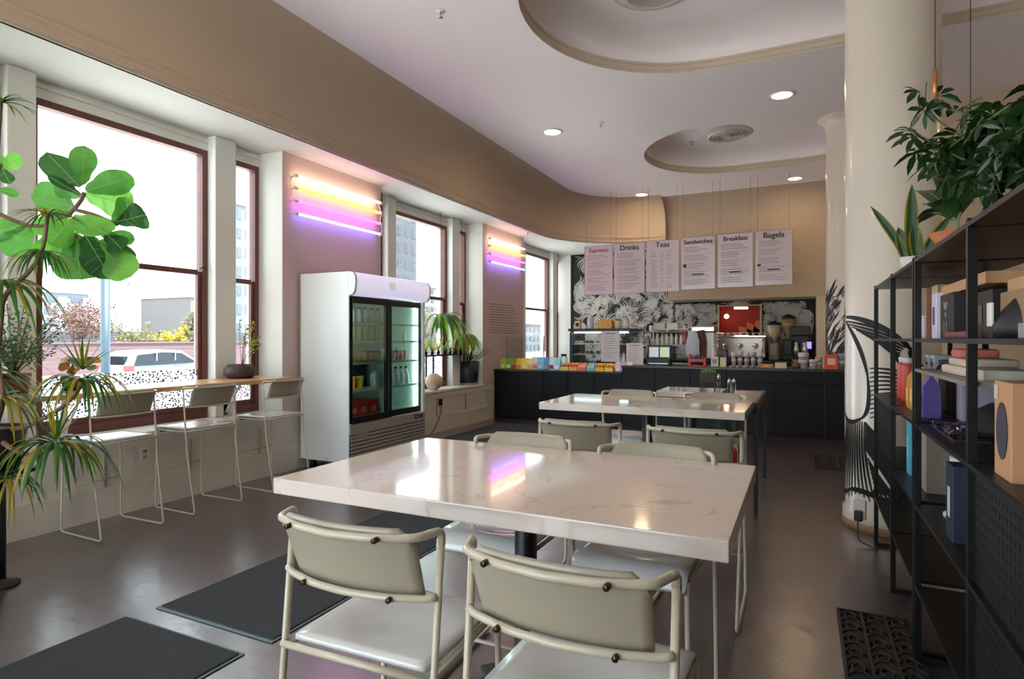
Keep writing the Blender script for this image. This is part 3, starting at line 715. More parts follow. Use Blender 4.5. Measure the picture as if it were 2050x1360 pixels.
# red bag on chair, centrepieces
t = thing('tote_bag', 'red bag on the seat of the right chair at the second table', 'bag', (-.45, 3.06, .578))
m = MB(); m.rbox(-.15, .17, -.09, .05, .0, .2, .03); obj('body', m, M('red_fabric', (196, 34, 48), .7, var=.2), t)
m = MB(); m.tube(smooth_path([(-.08, -.02, .19), (-.05, -.02, .27), (.05, -.02, .27), (.08, -.02, .19)]), .007, 6); obj('handle', m, MATS['red_fabric'], t)
t = thing('planter_box', 'small dark planter box with green moss on thin legs standing at the small far table', 'planter', (-.72, 5.35, .85))
m = MB(); m.rbox(-.065, .065, -.05, .05, .07, .16, .004); obj('box', m, M('dark_brown_box', (48, 42, 34), .6), t)
m = MB(); rr = random.Random(2)
for i in range(60):
    a = (rr.uniform(-.06, .06), rr.uniform(-.045, .045), .155); m.ribbon([a, (a[0]+rr.uniform(-.02, .02), a[1]+rr.uniform(-.02, .02), a[2]+rr.uniform(.01, .035))], [.008, .002], (rr.random()-.5, rr.random()-.5, .1))
obj('moss', m, LLG, t)
for sx in (-.05, .05): m = MB(); m.box(sx-.005, sx+.005, -.005, .005, 0, .07); obj('leg', m, BLACK, t)
for i, x in enumerate((-.585, -.55, -.515)):
    t = thing('chrome_shaker', 'slim chrome shaker beside the dark planter box, %s' % ORD[i], 'shaker', (x, 5.30+.03*i, .81 if x > -.57 else .85)); 
    if x <= -.57: t.location.x = -.63
    m = MB(); m.lathe([(.016, 0), (.016, .1), (.013, .11)], n=12); obj('body', m, CLEAR, t); m = MB(); m.lathe([(.016, .11), (.017, .135), (.005, .15)], n=12); obj('cap', m, CHROME, t)

# ================================================================== WINDOW BAR
WOOD = M('honey_wood', (200, 152, 100), .35, var=.22, vscale=7, coat=.2)
t = thing('window_bar', 'long honey coloured wooden bar along the first window bay', 'counter', (-4.5, 2.75, 0))
m = MB(); m.rbox(-.26, .25, -1.6, 1.42, .905, .94, .006); obj('bar_top', m, WOOD, t)
for y in (-1.2, -.28, 1.05):
    m = MB(); m.box(-.26, .1, y-.015, y+.015, .89, .905); m.tube([(-.255, y, .62), (-.05, y, .895)], .01, 6); m.box(-.262, -.25, y-.02, y+.02, .6, .9); obj('bracket', m, M('bracket_white', (220, 218, 210), .4), t)

# ================================================================== FRIDGE
FX0, FX1, FY0, FY1, FZ0, FZ1 = -4.52, -3.90, 4.48, 5.77, .10, 1.945
fr = thing('drinks_fridge', 'tall white double door glass front drinks fridge under the neon tubes', 'fridge', ((FX0+FX1)/2, (FY0+FY1)/2, 0))
ox, oy = fr.location.x, fr.location.y
def fb(m, x0, x1, y0, y1, z0, z1, mi=0, b=0):
    if b: m.rbox(x0-ox, x1-ox, y0-oy, y1-oy, z0, z1, b, mi)
    else: m.box(x0-ox, x1-ox, y0-oy, y1-oy, z0, z1, mi)
    return m
m = MB(); fb(m, FX0, FX1, FY0, FY0+.045, FZ0, FZ1, b=.006); fb(m, FX0, FX1, FY1-.045, FY1, FZ0, FZ1, b=.006); fb(m, FX0, FX0+.05, FY0+.04, FY1-.04, FZ0, FZ1); fb(m, FX0, FX1, FY0+.04, FY1-.04, FZ1-.05, FZ1); fb(m, FX0, FX1, FY0+.04, FY1-.04, FZ0, .46)
obj('cabinet', m, WGLOSS, fr)
INT = M('fridge_interior', (186, 202, 194), .4)
m = MB(); fb(m, FX0+.05, FX0+.055, FY0+.045, FY1-.045, .46, 1.89); fb(m, FX0+.05, FX1-.03, FY0+.045, FY0+.05, .46, 1.89); fb(m, FX0+.05, FX1-.03, FY1-.05, FY1-.045, .46, 1.89); fb(m, FX0+.05, FX1-.03, FY0+.05, FY1-.05, .46, .475); fb(m, FX0+.05, FX1-.03, FY0+.05, FY1-.05, 1.85, 1.895)
obj('lining', m, INT, fr)
m = MB(); fb(m, -4.43, -3.98, 5.115, 5.14, .48, 1.85); obj('divider', m, INT, fr)
SHZ = [1.46, 1.275, 1.06, .79, .52]
for z in SHZ:
    for a, b in ((FY0+.055, 5.11), (5.145, FY1-.055)):
        m = MB()
        fb(m, -3.985, -3.972, a, b, z-.022, z); fb(m, -4.44, -4.43, a, b, z-.01, z)
        k = int((b-a)/.03)
        for i in range(k+1):
            y = a+(b-a)*i/k; m.tube([(-4.44-ox, y-oy, z-.004), (-3.975-ox, y-oy, z-.004)], .003, 5)
        obj('shelf', m, M('shelf_wire', (196, 214, 206), .3), fr)
m = MB(); fb(m, -4.0, -3.975, 5.69, 5.712, .52, 1.84); obj('led_strip', m, emat('fridge_led', (225, 245, 240), 9), fr)
m = MB(); fb(m, -4.0, -3.975, FY0+.055, FY0+.07, .52, 1.84); obj('led_strip', m, emat('fridge_led_dim', (225, 245, 240), 5), fr)
for i, (a, b, dx) in enumerate(((FY0+.01, 5.15, 0.0), (5.09, FY1-.01, -.028))):
    m = MB(); x0, x1 = FX1-.03+dx*1.0+.0, FX1+dx
    fb(m, x0+.004, x1, a, a+.05, .47, 1.71, b=.003); fb(m, x0+.004, x1, b-.05, b, .47, 1.71, b=.003); fb(m, x0+.004, x1, a+.05, b-.05, .47, .535, b=.003); fb(m, x0+.004, x1, a+.05, b-.05, 1.645, 1.71, b=.003)
    d = obj('door', m, BLACK, fr)
    m = MB(); fb(m, x0+.012, x0+.016, a+.05, b-.05, .535, 1.645); obj('glass', m, CGLASS, d)
    m = MB(); yy = b-.06 if i else a+.06
    fb(m, x1, x1+.004, (b-.045) if i else (a+.008), (b-.01) if i else (a+.042), .9, 1.3); obj('handle', m, M('handle_black', (12, 12, 12), .25), d)
m = MB(); prof_c = [(FX1-.0, 1.945), (FX1+.05, 1.935), (FX1+.075, 1.9), (FX1+.08, 1.84), (FX1+.07, 1.76), (FX1+.045, 1.725), (FX1, 1.712)]
vs = [(x-ox, FY0+.03-oy, z) for x, z in prof_c]+[(x-ox, FY1-.03-oy, z) for x, z in prof_c]; n = len(prof_c)
m.add(vs, [(i, i+1, n+i+1, n+i) for i in range(n-1)], 0, True)
sg = obj('sign_canopy', m, M('canopy_panel', (205, 202, 216), .3, emit=(205, 200, 225), es=.3, coat=.3), fr, label='pale lilac curved light canopy')
m = MB()
for y0, y1 in ((FY0, FY0+.03), (FY1-.03, FY1)):
    vs = [(x-ox, y0-oy, z) for x, z in prof_c]+[(x-ox, y1-oy, z) for x, z in prof_c]
    m.add(vs, [tuple(range(n)), tuple(reversed(range(n, 2*n)))]+[(i, n+i, n+(i+1) % n, (i+1) % n) for i in range(n)])
obj('canopy_end', m, WGLOSS, fr)
m = MB(); fb(m, FX1+.0805, FX1+.082, 5.0, 5.1, 1.8, 1.88); obj('emblem', m, M('emblem_glow', (190, 188, 202), .5, emit=(190, 188, 202), es=.25), fr)  # faint glow added so the emblem is not dark against the emissive canopy
GR = M('grille_grey', (172, 164, 154), .3, .2)
m = MB(); fb(m, FX1-.01, FX1+.01, FY0+.01, FY1-.01, .37, .465)
for i in range(7): z = .118+i*.036; fb(m, FX1+.002, FX1+.014, FY0+.02, FY1-.02, z, z+.026)
obj('grille', m, GR, fr)
m = MB(); fb(m, FX1-.01, FX1+.001, FY0+.01, FY1-.01, .11, .37); obj('grille_shade_plate', m, M('slat_gap_shade', (40, 38, 36), .8), fr)  # dark back plate paints in the shade between the grille slats
text('lettering', 'true', .1, (FX1+.0115-ox, 5.63-oy, .43), (PI/2, 0, PI/2), BLACK, fr, .001, bold=.003)
m = MB(); fb(m, FX1+.014, FX1+.017, 4.55, 4.75, .32, .37); obj('rating_label', m, M('label_grey', (150, 146, 138), .5), fr)
for y in (FY0+.1, FY1-.1):
    for x in (FX0+.08, FX1-.08): m = MB(); m.tube([(x-ox-.012, y-oy, .035), (x-ox+.012, y-oy, .035)], .035, 14); m.box(x-ox-.02, x-ox+.02, y-oy-.02, y-oy+.02, .05, .1); obj('caster', m, BLACK, fr)

def bottle(name, lab, cat, loc, h, r, col, capcol=None, shape='bottle', group=None, mat=None):
    t = thing(name, lab, cat, loc, 0, group); mt = mat or M('pack_%d_%d_%d' % col, col, .35)
    m = MB()
    if shape == 'bottle': m.lathe([(r*.9, 0), (r, .01), (r, h*.55), (r*.45, h*.78), (r*.4, h*.9)], n=12); obj('body', m, mt, t); m = MB(); m.lathe([(r*.46, h*.89), (r*.46, h), (0, h)], n=12); obj('cap', m, M('pack_%d_%d_%d' % (capcol or (30, 30, 34)), capcol or (30, 30, 34), .4), t)
    elif shape == 'can': m.lathe([(r*.85, 0), (r, .008), (r, h-.01), (r*.85, h-.002)], n=12); obj('body', m, mt, t); m = MB(); m.lathe([(r*.85, h-.002), (r*.8, h-.005), (0, h-.005)], n=12); obj('lid', m, STEEL, t)
    elif shape == 'cup': m.lathe([(r*.75, 0), (r, h*.96), (r*.92, h*.96)], n=12); obj('body', m, mt, t); m = MB(); m.lathe([(r*1.03, h*.94), (r*1.03, h), (0, h)], n=12); obj('lid', m, M('pack_%d_%d_%d' % (capcol or (225, 225, 220)), capcol or (225, 225, 220), .4), t)
    elif shape == 'carton':
        m.rbox(-r, r, -r, r, 0, h*.82, .003); obj('body', m, mt, t); m = MB(); m.add([(-r, -r, h*.82), (r, -r, h*.82), (r, r, h*.82), (-r, r, h*.82), (-r, 0, h), (r, 0, h)], [(0, 1, 5, 4), (2, 3, 4, 5), (1, 2, 5), (3, 0, 4)]); obj('top', m, mt, t)
    return t
rows = [
 (0, 4.56, 5.08, 6, 'bottle', .155, .033, (196, 204, 208), (60, 40, 44), 'clear bottle with a dark cap', 'top'),
 (1, 4.56, 5.06, 6, 'can', .15, .031, (206, 192, 164), None, 'beige can', 'second'),
 (2, 4.76, 5.06, 4, 'cup', .11, .034, (204, 140, 84), (70, 90, 60), 'orange tub with a dark lid', 'third'),
 (3, 4.56, 4.80, 3, 'cup', .13, .036, (214, 120, 50), (226, 200, 90), 'red and yellow cup', 'fourth'),
 (1, 5.45, 5.62, 1, 'bottle', .13, .02, (235, 238, 236), (240, 240, 240), 'slim white bottle', 'second'),
 (2, 5.18, 5.55, 6, 'cup', .11, .03, (176, 112, 100), (170, 140, 130), 'reddish brown cup', 'third'),
 (3, 5.19, 5.58, 5, 'bottle', .2, .034, (228, 230, 230), (40, 30, 30), 'white bottle with dark cap', 'fourth'),
 (4, 5.18, 5.28, 2, 'bottle', .15, .03, (214, 226, 200), (230, 235, 230), 'small pale bottle', 'bottom')]
for ri, (si, ya, yb, n, shp, h, r, c, cc, lab, sh) in enumerate(rows):
    door = 'left' if ya < 5.1 else 'right'
    for i in range(n):
        y = ya+.02+(yb-ya-.02)*(i/(n-1) if n > 1 else .5); col = c
        if lab.startswith('red and'): col = [(200, 48, 44), (214, 120, 40), (232, 196, 60)][i]
        bottle({'bottle': 'drink_bottle', 'can': 'drink_can', 'cup': 'drink_cup'}[shp], '%s, %s fridge shelf, %s door%s' % (lab, sh, door, ', '+ORD[i] if n > 1 else ''), {'bottle': 'bottle', 'can': 'can', 'cup': 'cup'}[shp], (-4.03, y, SHZ[si]), h, r, col, cc, shp, None if n == 1 else '%s row on the %s fridge shelf' % (lab, sh))
for i, y in enumerate((4.58, 4.66)): bottle('juice_carton', 'yellow green carton on the third fridge shelf, %s' % ORD[i], 'carton', (-4.02, y, SHZ[2]), .19, .035, (176, 170, 70), None, 'carton', 'yellow green cartons in the fridge')
bottle('juice_carton', 'tall pink carton on the second fridge shelf behind the right door', 'carton', (-4.02, 5.22, SHZ[1]), .165, .04, (216, 176, 158), None, 'carton')
bottle('drink_carton', 'white carton alone at the right end of the fourth fridge shelf, left door', 'carton', (-4.02, 5.02, SHZ[3]), .17, .034, (218, 226, 222), None, 'carton')
for i in range(4):
    t = thing('dark_bottle_case', 'dark blue case at the back of the fourth fridge shelf, %s' % ORD[i], 'case', (-4.25, 4.62+i*.125, SHZ[3]), 0, 'dark cases in the fridge'); m = MB(); m.rbox(-.1, .1, -.058, .058, 0, .235, .004); obj('box', m, M('navy_pack', (22, 26, 52), .5), t)
    m = MB(); m.box(.1, .101, -.04, .04, .08, .16); obj('label', m, M('navy_label', (60, 60, 90), .5), t)
for i in range(3):
    t = thing('soda_pack', 'red soda pack on the bottom fridge shelf, %s' % ORD[i], 'box', (-4.1, 4.66+i*.155, SHZ[4]), 0, 'red soda packs in the fridge'); m = MB(); m.rbox(-.1, .1, -.075, .075, 0, .15, .005); obj('box', m, M('soda_red', (190, 24, 30), .4), t)
    m = MB(); m.box(.1, .101, -.03, .05, .03, .09); obj('label', m, M('soda_label', (214, 120, 110), .5), t)

# ================================================================== COUNTER
WT = M('dark_worktop', (44, 42, 42), .3, var=.15)
def unit(name, lab, x0, x1, y0, y1, z, top=.03, seams=4, doors='panel', apron=0):
    t = thing(name, lab, 'counter', ((x0+x1)/2, (y0+y1)/2, 0)); w, d = (x1-x0)/2, (y1-y0)/2
    m = MB(); m.box(-w, w, -d+.03, d, 0, z-top); obj('carcass', m, BLACKM, t)
    m = MB(); m.rbox(-w, w, -d-.01, d, z-top, z, .004); obj('worktop', m, WT, t)
    if apron: m = MB(); m.box(-w, w, -d-.008, -d+.03, z-top-apron, z-top); obj('apron', m, BLACKM, t)
    for i in range(seams):
        a = -w+2*w*i/seams; b = -w+2*w*(i+1)/seams
        m = MB(); m.rbox(a+.004, b-.004, -d+.012, -d+.03, .05, z-top-apron-.004, .003); obj(doors, m, BLACKM, t)
    return t
unit('front_counter', 'lower black counter at the window end holding the snacks', XW+.005, -2.41, 8.72, 9.2, .80, .03, 5)
unit('front_counter', 'main black service counter below the menu boards', -2.405, -.93, 8.70, 9.5, .90, .03, 3)
unit('front_counter', 'right black counter section with the coffee cups', -.925, .26, 8.66, 9.4, .905, .035, 2, apron=.16)
unit('front_counter', 'short shallow black counter section in front of the far column', .265, .62, 8.66, 8.795, .905, .035, 1, apron=.16)
unit('back_counter', 'dark back counter under the mural carrying the espresso machine', -3.2, .2, 11.75, 12.38, .9, .03, 6)
# pastry case
t = thing('pastry_case', 'glass pastry display case with a dark top left of the till', 'display case', (-2.93, 9.6, 0))
m = MB(); m.box(-.5, .5, -.33, .33, 0, .86); m.box(-.5, -.46, -.33, .33, .86, 1.4); obj('base', m, M('case_grey', (70, 84, 90), .35), t)
m = MB(); m.rbox(-.52, .52, -.35, .35, 1.42, 1.46, .004); obj('top', m, M('case_top', (46, 42, 40), .4), t)
for x0, x1, y0, y1 in ((-.5, .5, -.33, -.325), (.495, .5, -.325, .33)): m = MB(); m.box(x0, x1, y0, y1, .86, 1.42); obj('glass', m, CLEAR, t)
for z in (1.03, 1.2): m = MB(); m.box(-.46, .48, -.3, .3, z, z+.012); obj('shelf', m, M('case_shelf', (190, 205, 205), .2), t)
m = MB(); m.box(-.44, .46, -.28, -.26, 1.385, 1.41); obj('lamp_strip', m, emat('case_led', (225, 245, 250), 3), t)
k = 0
for z in (.86, 1.042, 1.212):
    for i in range(5):
        x = -3.33+i*.17+R.uniform(-.02, .02); tt = thing('pastry_tray', 'tray of pastries in the glass case, %s, %s shelf' % (ORD[i], {.86: 'lowest', 1.042: 'middle', 1.212: 'upper'}[z]), 'tray', (x, 9.5, z), 0, 'trays in the pastry case')
        m = MB(); m.rbox(-.07, .07, -.1, .1, 0, .012, .004); obj('tray', m, PLA, tt)
        m = MB()
        for a in (-.045, 0, .045):
            for b in (-.04, .04): m.lathe([(.026, 0), (.03, .02), (.018, .04), (0, .045)], (b, a, .012), 10)
        obj('pastries', m, M('pastry_%d' % (k % 3), [(190, 130, 70), (214, 180, 130), (120, 74, 50)][k % 3], .6), tt); k += 1
# things on top of the case
def jar(x, y, z, r, h, col, lab, lid=(60, 52, 44)):
    t = thing('jar', lab, 'jar', (x, y, z)); m = MB(); m.lathe([(r*.9, 0), (r, .01), (r, h*.78), (r*.8, h*.86)], n=16); obj('body', m, M('jar_%d_%d_%d' % col, col, .3), t)
    m = MB(); m.lathe([(r*.82, h*.85), (r*.85, h), (0, h)], n=16); obj('lid', m, M('lid_%d_%d_%d' % lid, lid, .4), t); return t
def crate(x, y, z, w, d, h, col, lab, name='box', lcol=None):
    t = thing(name, lab, 'box', (x, y, z)); m = MB(); m.rbox(-w/2, w/2, -d/2, d/2, 0, h, .003); obj('body', m, M('card_%d_%d_%d' % col, col, .6), t)
    m = MB(); lc = lcol or tuple(min(255, int(c*.6+90)) for c in col); m.box(-w*.3, w*.3, -d/2-.001, -d/2, h*.3, h*.75); obj('label', m, M('card_%d_%d_%d' % lc, lc, .6), t); return t
crate(-3.33, 9.4, 1.46, .09, .09, .13, (226, 200, 150), 'small cream box with a black mark on the pastry case, leftmost', lcol=(30, 26, 24))
jar(-3.12, 9.4, 1.46, .05, .19, (205, 205, 222), 'tall pale lilac canister on the pastry case', (215, 215, 225))
t = thing('wire_basket', 'orange basket on top of the pastry case', 'basket', (-2.86, 9.42, 1.46)); m = MB(); m.rbox(-.12, .12, -.08, .08, 0, .13, .006); obj('body', m, M('basket_orange', (214, 158, 76), .6, var=.25, vscale=40), t)
m = MB()
for i in range(5): m.rbox(-.11+i*.045, -.075+i*.045, -.05, .05, .13, .15+.01*(i % 2), .004)
obj('contents', m, M('packets_yellow', (226, 188, 120), .5), t)
jar(-2.66, 9.42, 1.46, .055, .15, (208, 196, 160), 'cream jar on the pastry case beside the orange basket', (90, 84, 60))
jar(-2.53, 9.42, 1.46, .055, .17, (204, 190, 186), 'whitish jar on the right end of the pastry case', (200, 196, 190))
def sheet(x, y, z, w, h, lab, lines=9, col=(214, 206, 206), stand=True, pink=False):
    t = thing('menu_sheet', lab, 'sign', (x, y, z)); m = MB(); m.box(-w/2, w/2, -.004, 0, 0, h); obj('sheet', m, M('paper_%d' % col[0], col, .6), t)
    m = MB(); m.box(-w*.3, w*.3, -.0055, -.004, h*.88, h*.92)
    for i in range(lines): z1 = h*(.8-.075*i); m.box(-w*.38, w*R.uniform(.1, .38), -.005, -.004, z1, z1+h*.014)
    obj('printed_lines', m, M('print_grey', (140, 128, 130), .7), t)
    if stand: m = MB(); m.box(-w*.3, w*.3, -.02, .05, 0, .006); obj('foot', m, CLEAR, t)
    return t
sheet(-2.74, 9.262, .93, .30, .5, 'large white sheet with small print fixed to the front of the pastry case', 10, stand=False)
sheet(-2.28, 9.0, .9, .26, .33, 'white printed sheet standing on the counter left of the till')
bottle('soap_bottle', 'small white pump bottle with a red top beside the printed sheet', 'bottle', (-2.48, 9.12, .80), .3, .035, (206, 214, 208), (214, 60, 50))
# till
t = thing('till_screen', 'black till with two small screens on the main counter', 'till', (-1.93, 9.1, .9))
m = MB(); m.rbox(-.17, .17, -.1, .12, .0, .09, .006); m.rbox(-.18, .18, -.02, .06, .08, .30, .008); obj('body', m, BLACK, t)
m = MB(); m.box(-.15, -.01, -.023, -.02, .12, .27); obj('screen', m, M('screen_lilac', (196, 196, 210), .2, emit=(196, 196, 210), es=.15), t)
m = MB(); m.box(.01, .15, -.023, -.02, .12, .27); obj('screen', m, M('screen_green', (190, 204, 160), .2, emit=(190, 204, 160), es=.15), t)
m = MB(); m.box(-.14, .14, -.104, -.1, .02, .035); obj('receipt_slot', m, M('slot_silver', (200, 200, 210), .3, .5), t)
# plexi rack with stacked cups behind the till
t = thing('storage_rack', 'metal rack behind the till holding bottles and cups', 'rack', (-1.9, 9.95, 0))
for x in (-.28, .28):
    for y in (-.15, .15): m = MB(); m.box(x-.01, x+.01, y-.01, y+.01, 0, 1.5); obj('post', m, M('rack_white', (196, 200, 192), .4), t)
for z in (.9, 1.2, 1.46): m = MB(); m.box(-.29, .29, -.16, .16, z-.02, z); obj('shelf', m, MATS['rack_white'], t)
for i in range(6): bottle('syrup_bottle', 'slim pale bottle on the middle rack shelf behind the till, %s' % ORD[i], 'bottle', (-2.12+i*.075, 9.85, 1.2), .2, .025, (222, 218, 204), (80, 70, 60), group='pale bottles on the rack behind the till')
for i in range(2): crate(-2.08+i*.2, 9.9, 1.46, .17, .16, .09, ((190, 206, 200), (214, 208, 206))[i], 'flat pale box on top of the rack behind the till, %s' % ('left' if i == 0 else 'right'))
crate(-1.72, 9.9, 1.2, .12, .12, .2, (140, 66, 60), 'dark red box on the middle rack shelf')
# hanging cloths built in place of an unclear figure
t = thing('apron', 'white and navy cloth standing in for an unclear figure beside the rack', 'apron', (-1.56, 9.78, .82))
m = MB(); m.ribbon([(0, 0, .6), (.01, -.03, .45), (.0, -.04, .3), (.02, -.03, .2)], [.05, .1, .11, .1], (1, 0, 0), fold=.25); obj('cloth', m, M('cloth_white', (196, 200, 208), .8), t)
m = MB(); m.ribbon([(.02, -.03, .2), (.03, -.03, .1), (.03, -.03, 0)], [.09, .09, .08], (1, 0, 0), fold=.25); obj('skirt', m, M('cloth_navy', (40, 42, 74), .8), t)
m = MB(); m.ribbon([(.12, 0, .58), (.15, .0, .4), (.13, .0, .2), (.14, 0, .05)], [.05, .06, .07, .06], (1, .3, 0), fold=.4); tag(obj('maroon_drape', m, M('maroon_cloth', (112, 66, 66), .8), t.parent, loc=(-1.56, 9.86, .85)), 'maroon cloth behind the white and navy one, part of the same stand-in', 'clothing')
# steel water boiler, red rack etc.
t = thing('water_boiler', 'square white and steel water boiler behind the counter', 'boiler', (-1.43, 10.15, 0))
m = MB(); m.rbox(-.18, .18, -.18, .18, .98, 1.4, .02); obj('body', m, M('boiler_white', (222, 214, 208), .25), t)
m = MB(); m.rbox(-.19, .19, -.19, .19, 1.4, 1.5, .02); obj('lid', m, STEEL, t)
m = MB(); m.box(-.2, .2, -.2, .2, 0, .96); m.box(-.15, .15, -.15, .15, .96, .98); obj('stand', m, BLACKM, t)
m = MB(); m.tube([(0, -.18, 1.06), (0, -.24, 1.06), (0, -.245, 1.02)], .012); obj('tap', m, CHROME, t)
t = thing('cup_rack', 'small red stand of cups on the main counter', 'rack', (-1.36, 9.0, .9))
m = MB(); m.rbox(-.12, -.09, -.06, .06, 0, .17, .008); m.rbox(.09, .12, -.06, .06, 0, .12, .008); m.rbox(-.1, .1, -.06, .06, .06, .1, .008); m.box(-.12, .12, -.07, .07, 0, .01); obj('frame', m, M('stand_red', (208, 78, 80), .5), t)
for i, x in enumerate((-.04, .04)):
    m = MB(); m.lathe([(.025, .1), (.032, .17), (.03, .17)], (x, 0, 0), 14); obj('cup', m, CLEAR, t)
crate(-1.12, 9.0, .9, .1, .1, .14, (206, 200, 192), 'white card box beside the red stand', lcol=(150, 144, 140))
crate(-1.0, 8.95, .9, .08, .1, .13, (226, 208, 170), 'cream card box, right of the white card box')
bottle('tall_bottle', 'tall clear bottle with a white top behind the white card box', 'bottle', (-1.16, 9.2, .9), .32, .035, (200, 190, 190), (220, 216, 210))
bottle('spray_bottle', 'navy blue spray bottle on the main counter', 'bottle', (-.99, 9.25, .9), .24, .04, (38, 58, 104), (30, 40, 70))
# cups in the middle
def cupstack(x, y, z, r, h, col, lab, n=4):
    t = thing('paper_cup', lab, 'cup', (x, y, z)); m = MB(); p = [(r*.72, 0)]
    p += [(r*.95, h*.75)]
    for i in range(n): zz = h*(.75+.25*i/n); p += [(r, zz), (r*1.06, zz+.004), (r*.98, zz+.008)]
    p += [(r*.9, h)]; m.lathe(p, n=16); obj('body', m, M('cup_%d_%d_%d' % col, col, .5), t)
    m = MB(); m.lathe([(r*.93, h*.3), (r*.955, h*.55)], n=16); m2 = [(v[0]*1.01, v[1]*1.01, v[2]) for v in m.v]; m.v = m2; obj('sleeve', m, M('cup_sleeve', (190, 178, 176), .6), t); return t
for i in range(5):
    cupstack(-.86+i*.085, 8.95, .905, .036, .2+.02*(i % 2), ((214, 204, 204), (198, 186, 178))[i % 2], 'pale paper cup stack left of the orange tray, %s' % ORD[i])
crate(-.42, 8.9-.18, .905, .16, .1, .055, (190, 128, 66), 'flat orange brown tray on the counter front', 'tray')
crate(-.25, 8.7+.02, .905, .14, .1, .075, (222, 196, 158), 'cream box beside the orange tray')
t = thing('stirrer_pot', 'brown wooden tub of small things on the right counter edge', 'pot', (-.06, 8.72, .905)); m = MB(); m.lathe([(.05, 0), (.065, .07), (.06, .07), (.05, .02), (0, .02)], n=16); obj('body', m, M('tub_brown', (110, 72, 50), .6), t)
m = MB(); 
for i in range(12): a = R.uniform(0, 6.28); m.tube([(.01*math.cos(a), .01*math.sin(a), .02), (.05*math.cos(a), .05*math.sin(a), .12)], .003, 5)
obj('stirrers', m, M('stirrer_wood', (196, 160, 110), .6), t)
# right counter cups
cupstack(.0+.02, 8.72, .905, .062, .21, (214, 204, 196), 'tall stack of large white paper cups on the right counter', 5)
cupstack(.115+.02, 8.70, .905, .05, .12, (208, 204, 198), 'short stack of white lids right of the tall cups', 6)
cupstack(.18+.02, 8.73, .905, .045, .155, (205, 194, 196), 'medium stack of white paper cups beside the red box', 5)
t = crate(.34, 8.73, .905, .15, .1, .19, (226, 84, 52), 'orange red box with white lettering on the right counter', lcol=(246, 196, 176))
cupstack(.46, 8.73, .905, .04, .2, (170, 176, 180), 'grey tumbler stack right of the red box', 5)
cupstack(.55, 8.73, .905, .042, .14, (120, 108, 130), 'dark patterned cup stack at the right end of the counter', 3)
# back counter machines
t = thing('espresso_machine', 'large steel espresso machine on the back counter under the hatch', 'espresso machine', (-1.02, 12.0, .9))
m = MB(); m.rbox(-.43, .43, -.25, .28, .08, .43, .03); m.rbox(-.43, .43, -.33, -.25, .06, .13, .01); obj('body', m, M('espresso_steel', (170, 158, 146), .3, .8), t)
m = MB(); m.rbox(-.44, .44, -.26, .29, .42, .46, .01); m.tube([(-.42, -.24, .5), (.42, -.24, .5)], .008); m.tube([(-.42, -.24, .46), (-.42, -.24, .5)], .006); m.tube([(.42, -.24, .46), (.42, -.24, .5)], .006); obj('cup_tray', m, CHROME, t)
for x in (-.26, 0, .26):
    m = MB(); m.lathe([(.045, 0), (.045, .06), (.03, .07)], (x, -.29, .24), 16); m.tube([(x, -.3, .245), (x, -.42, .225)], .014); obj('group_head', m, CHROME, t)
for x in (-.38, .38): m = MB(); m.tube([(x, -.27, .36), (x, -.33, .3), (x, -.33, .12)], .006); m.tube([(x, -.25, .38), (x, -.29, .38)], .025, 12); obj('steam_wand', m, CHROME, t)
for sx in (-.35, .35): m = MB(); m.box(sx-.03, sx+.03, -.2, .2, 0, .08); obj('foot', m, BLACK, t)
for i in range(7): 
    tt = thing('espresso_cup', 'white espresso cup on top of the espresso machine, %s' % ORD[i], 'cup', (-1.36+i*.11, 12.0, 1.36), 0, 'cups on the espresso machine'); m = MB(); m.lathe([(.022, 0), (.034, .055), (.031, .055), (.02, .008), (0, .008)], n=14); m.tube([(.033, 0, .045), (.05, 0, .035), (.03, 0, .015)], .004, 5); obj('body', m, PLA, tt)
for i, (c, h) in enumerate((((110, 170, 190), .42), ((40, 70, 90), .4), ((226, 226, 214), .5), ((60, 60, 66), .42))):
    bottle('syrup_bottle', '%s bottle left of the espresso machine' % ['pale blue', 'dark teal', 'tall white', 'dark grey'][i], 'bottle', (-1.79+i*.085, 11.95, .9), h, .038, c, (30, 30, 40))
def grinder(x, col, hop, h, lab, zt=.9):
    t = thing('coffee_grinder', lab, 'grinder', (x, 12.0, zt)); m = MB(); m.rbox(-.09, .09, -.12, .12, 0, h*.45, .02); m.rbox(-.06, .06, -.16, -.1, h*.12, h*.42, .01); obj('body', m, M('grinder_%d' % col[0], col, .35, .3), t)
    m = MB(); m.lathe([(.04, h*.45), (.05, h*.55), (.115, h*.75), (.115, h*.9), (.0, h*.9)], n=20); obj('hopper', m, M('hopper_%d' % hop[0], hop, .2), t)
    m = MB(); m.lathe([(.12, h*.9), (.12, h*.95), (.02, h), (0, h)], n=20); obj('lid', m, BLACK, t)
grinder(-.46, (120, 108, 100), (190, 172, 140), .72, 'coffee grinder with a cream hopper right of the espresso machine')
grinder(-.22, (26, 24, 26), (150, 130, 96), .84, 'taller dark coffee grinder with a black lid, second from the espresso machine')
t = thing('coffee_brewer', 'black and steel coffee brewer near the right end of the back counter', 'coffee maker', (-.02, 11.95, .9))
m = MB(); m.rbox(-.15, .15, -.15, .15, 0, .05, .01); m.rbox(-.14, .14, .02, .15, .05, .5, .01); m.rbox(-.16, .16, -.15, .15, .45, .62, .015); obj('body', m, BLACK, t)
for x in (-.07, .07): m = MB(); m.lathe([(.05, .05), (.055, .2), (.04, .3), (.05, .33)], (x, -.06, 0), 16); obj('flask', m, STEEL, t)
t = thing('tablet_screen', 'small tablet with a glowing purple screen by the right end of the back counter', 'tablet', (.07, 11.3, .9))
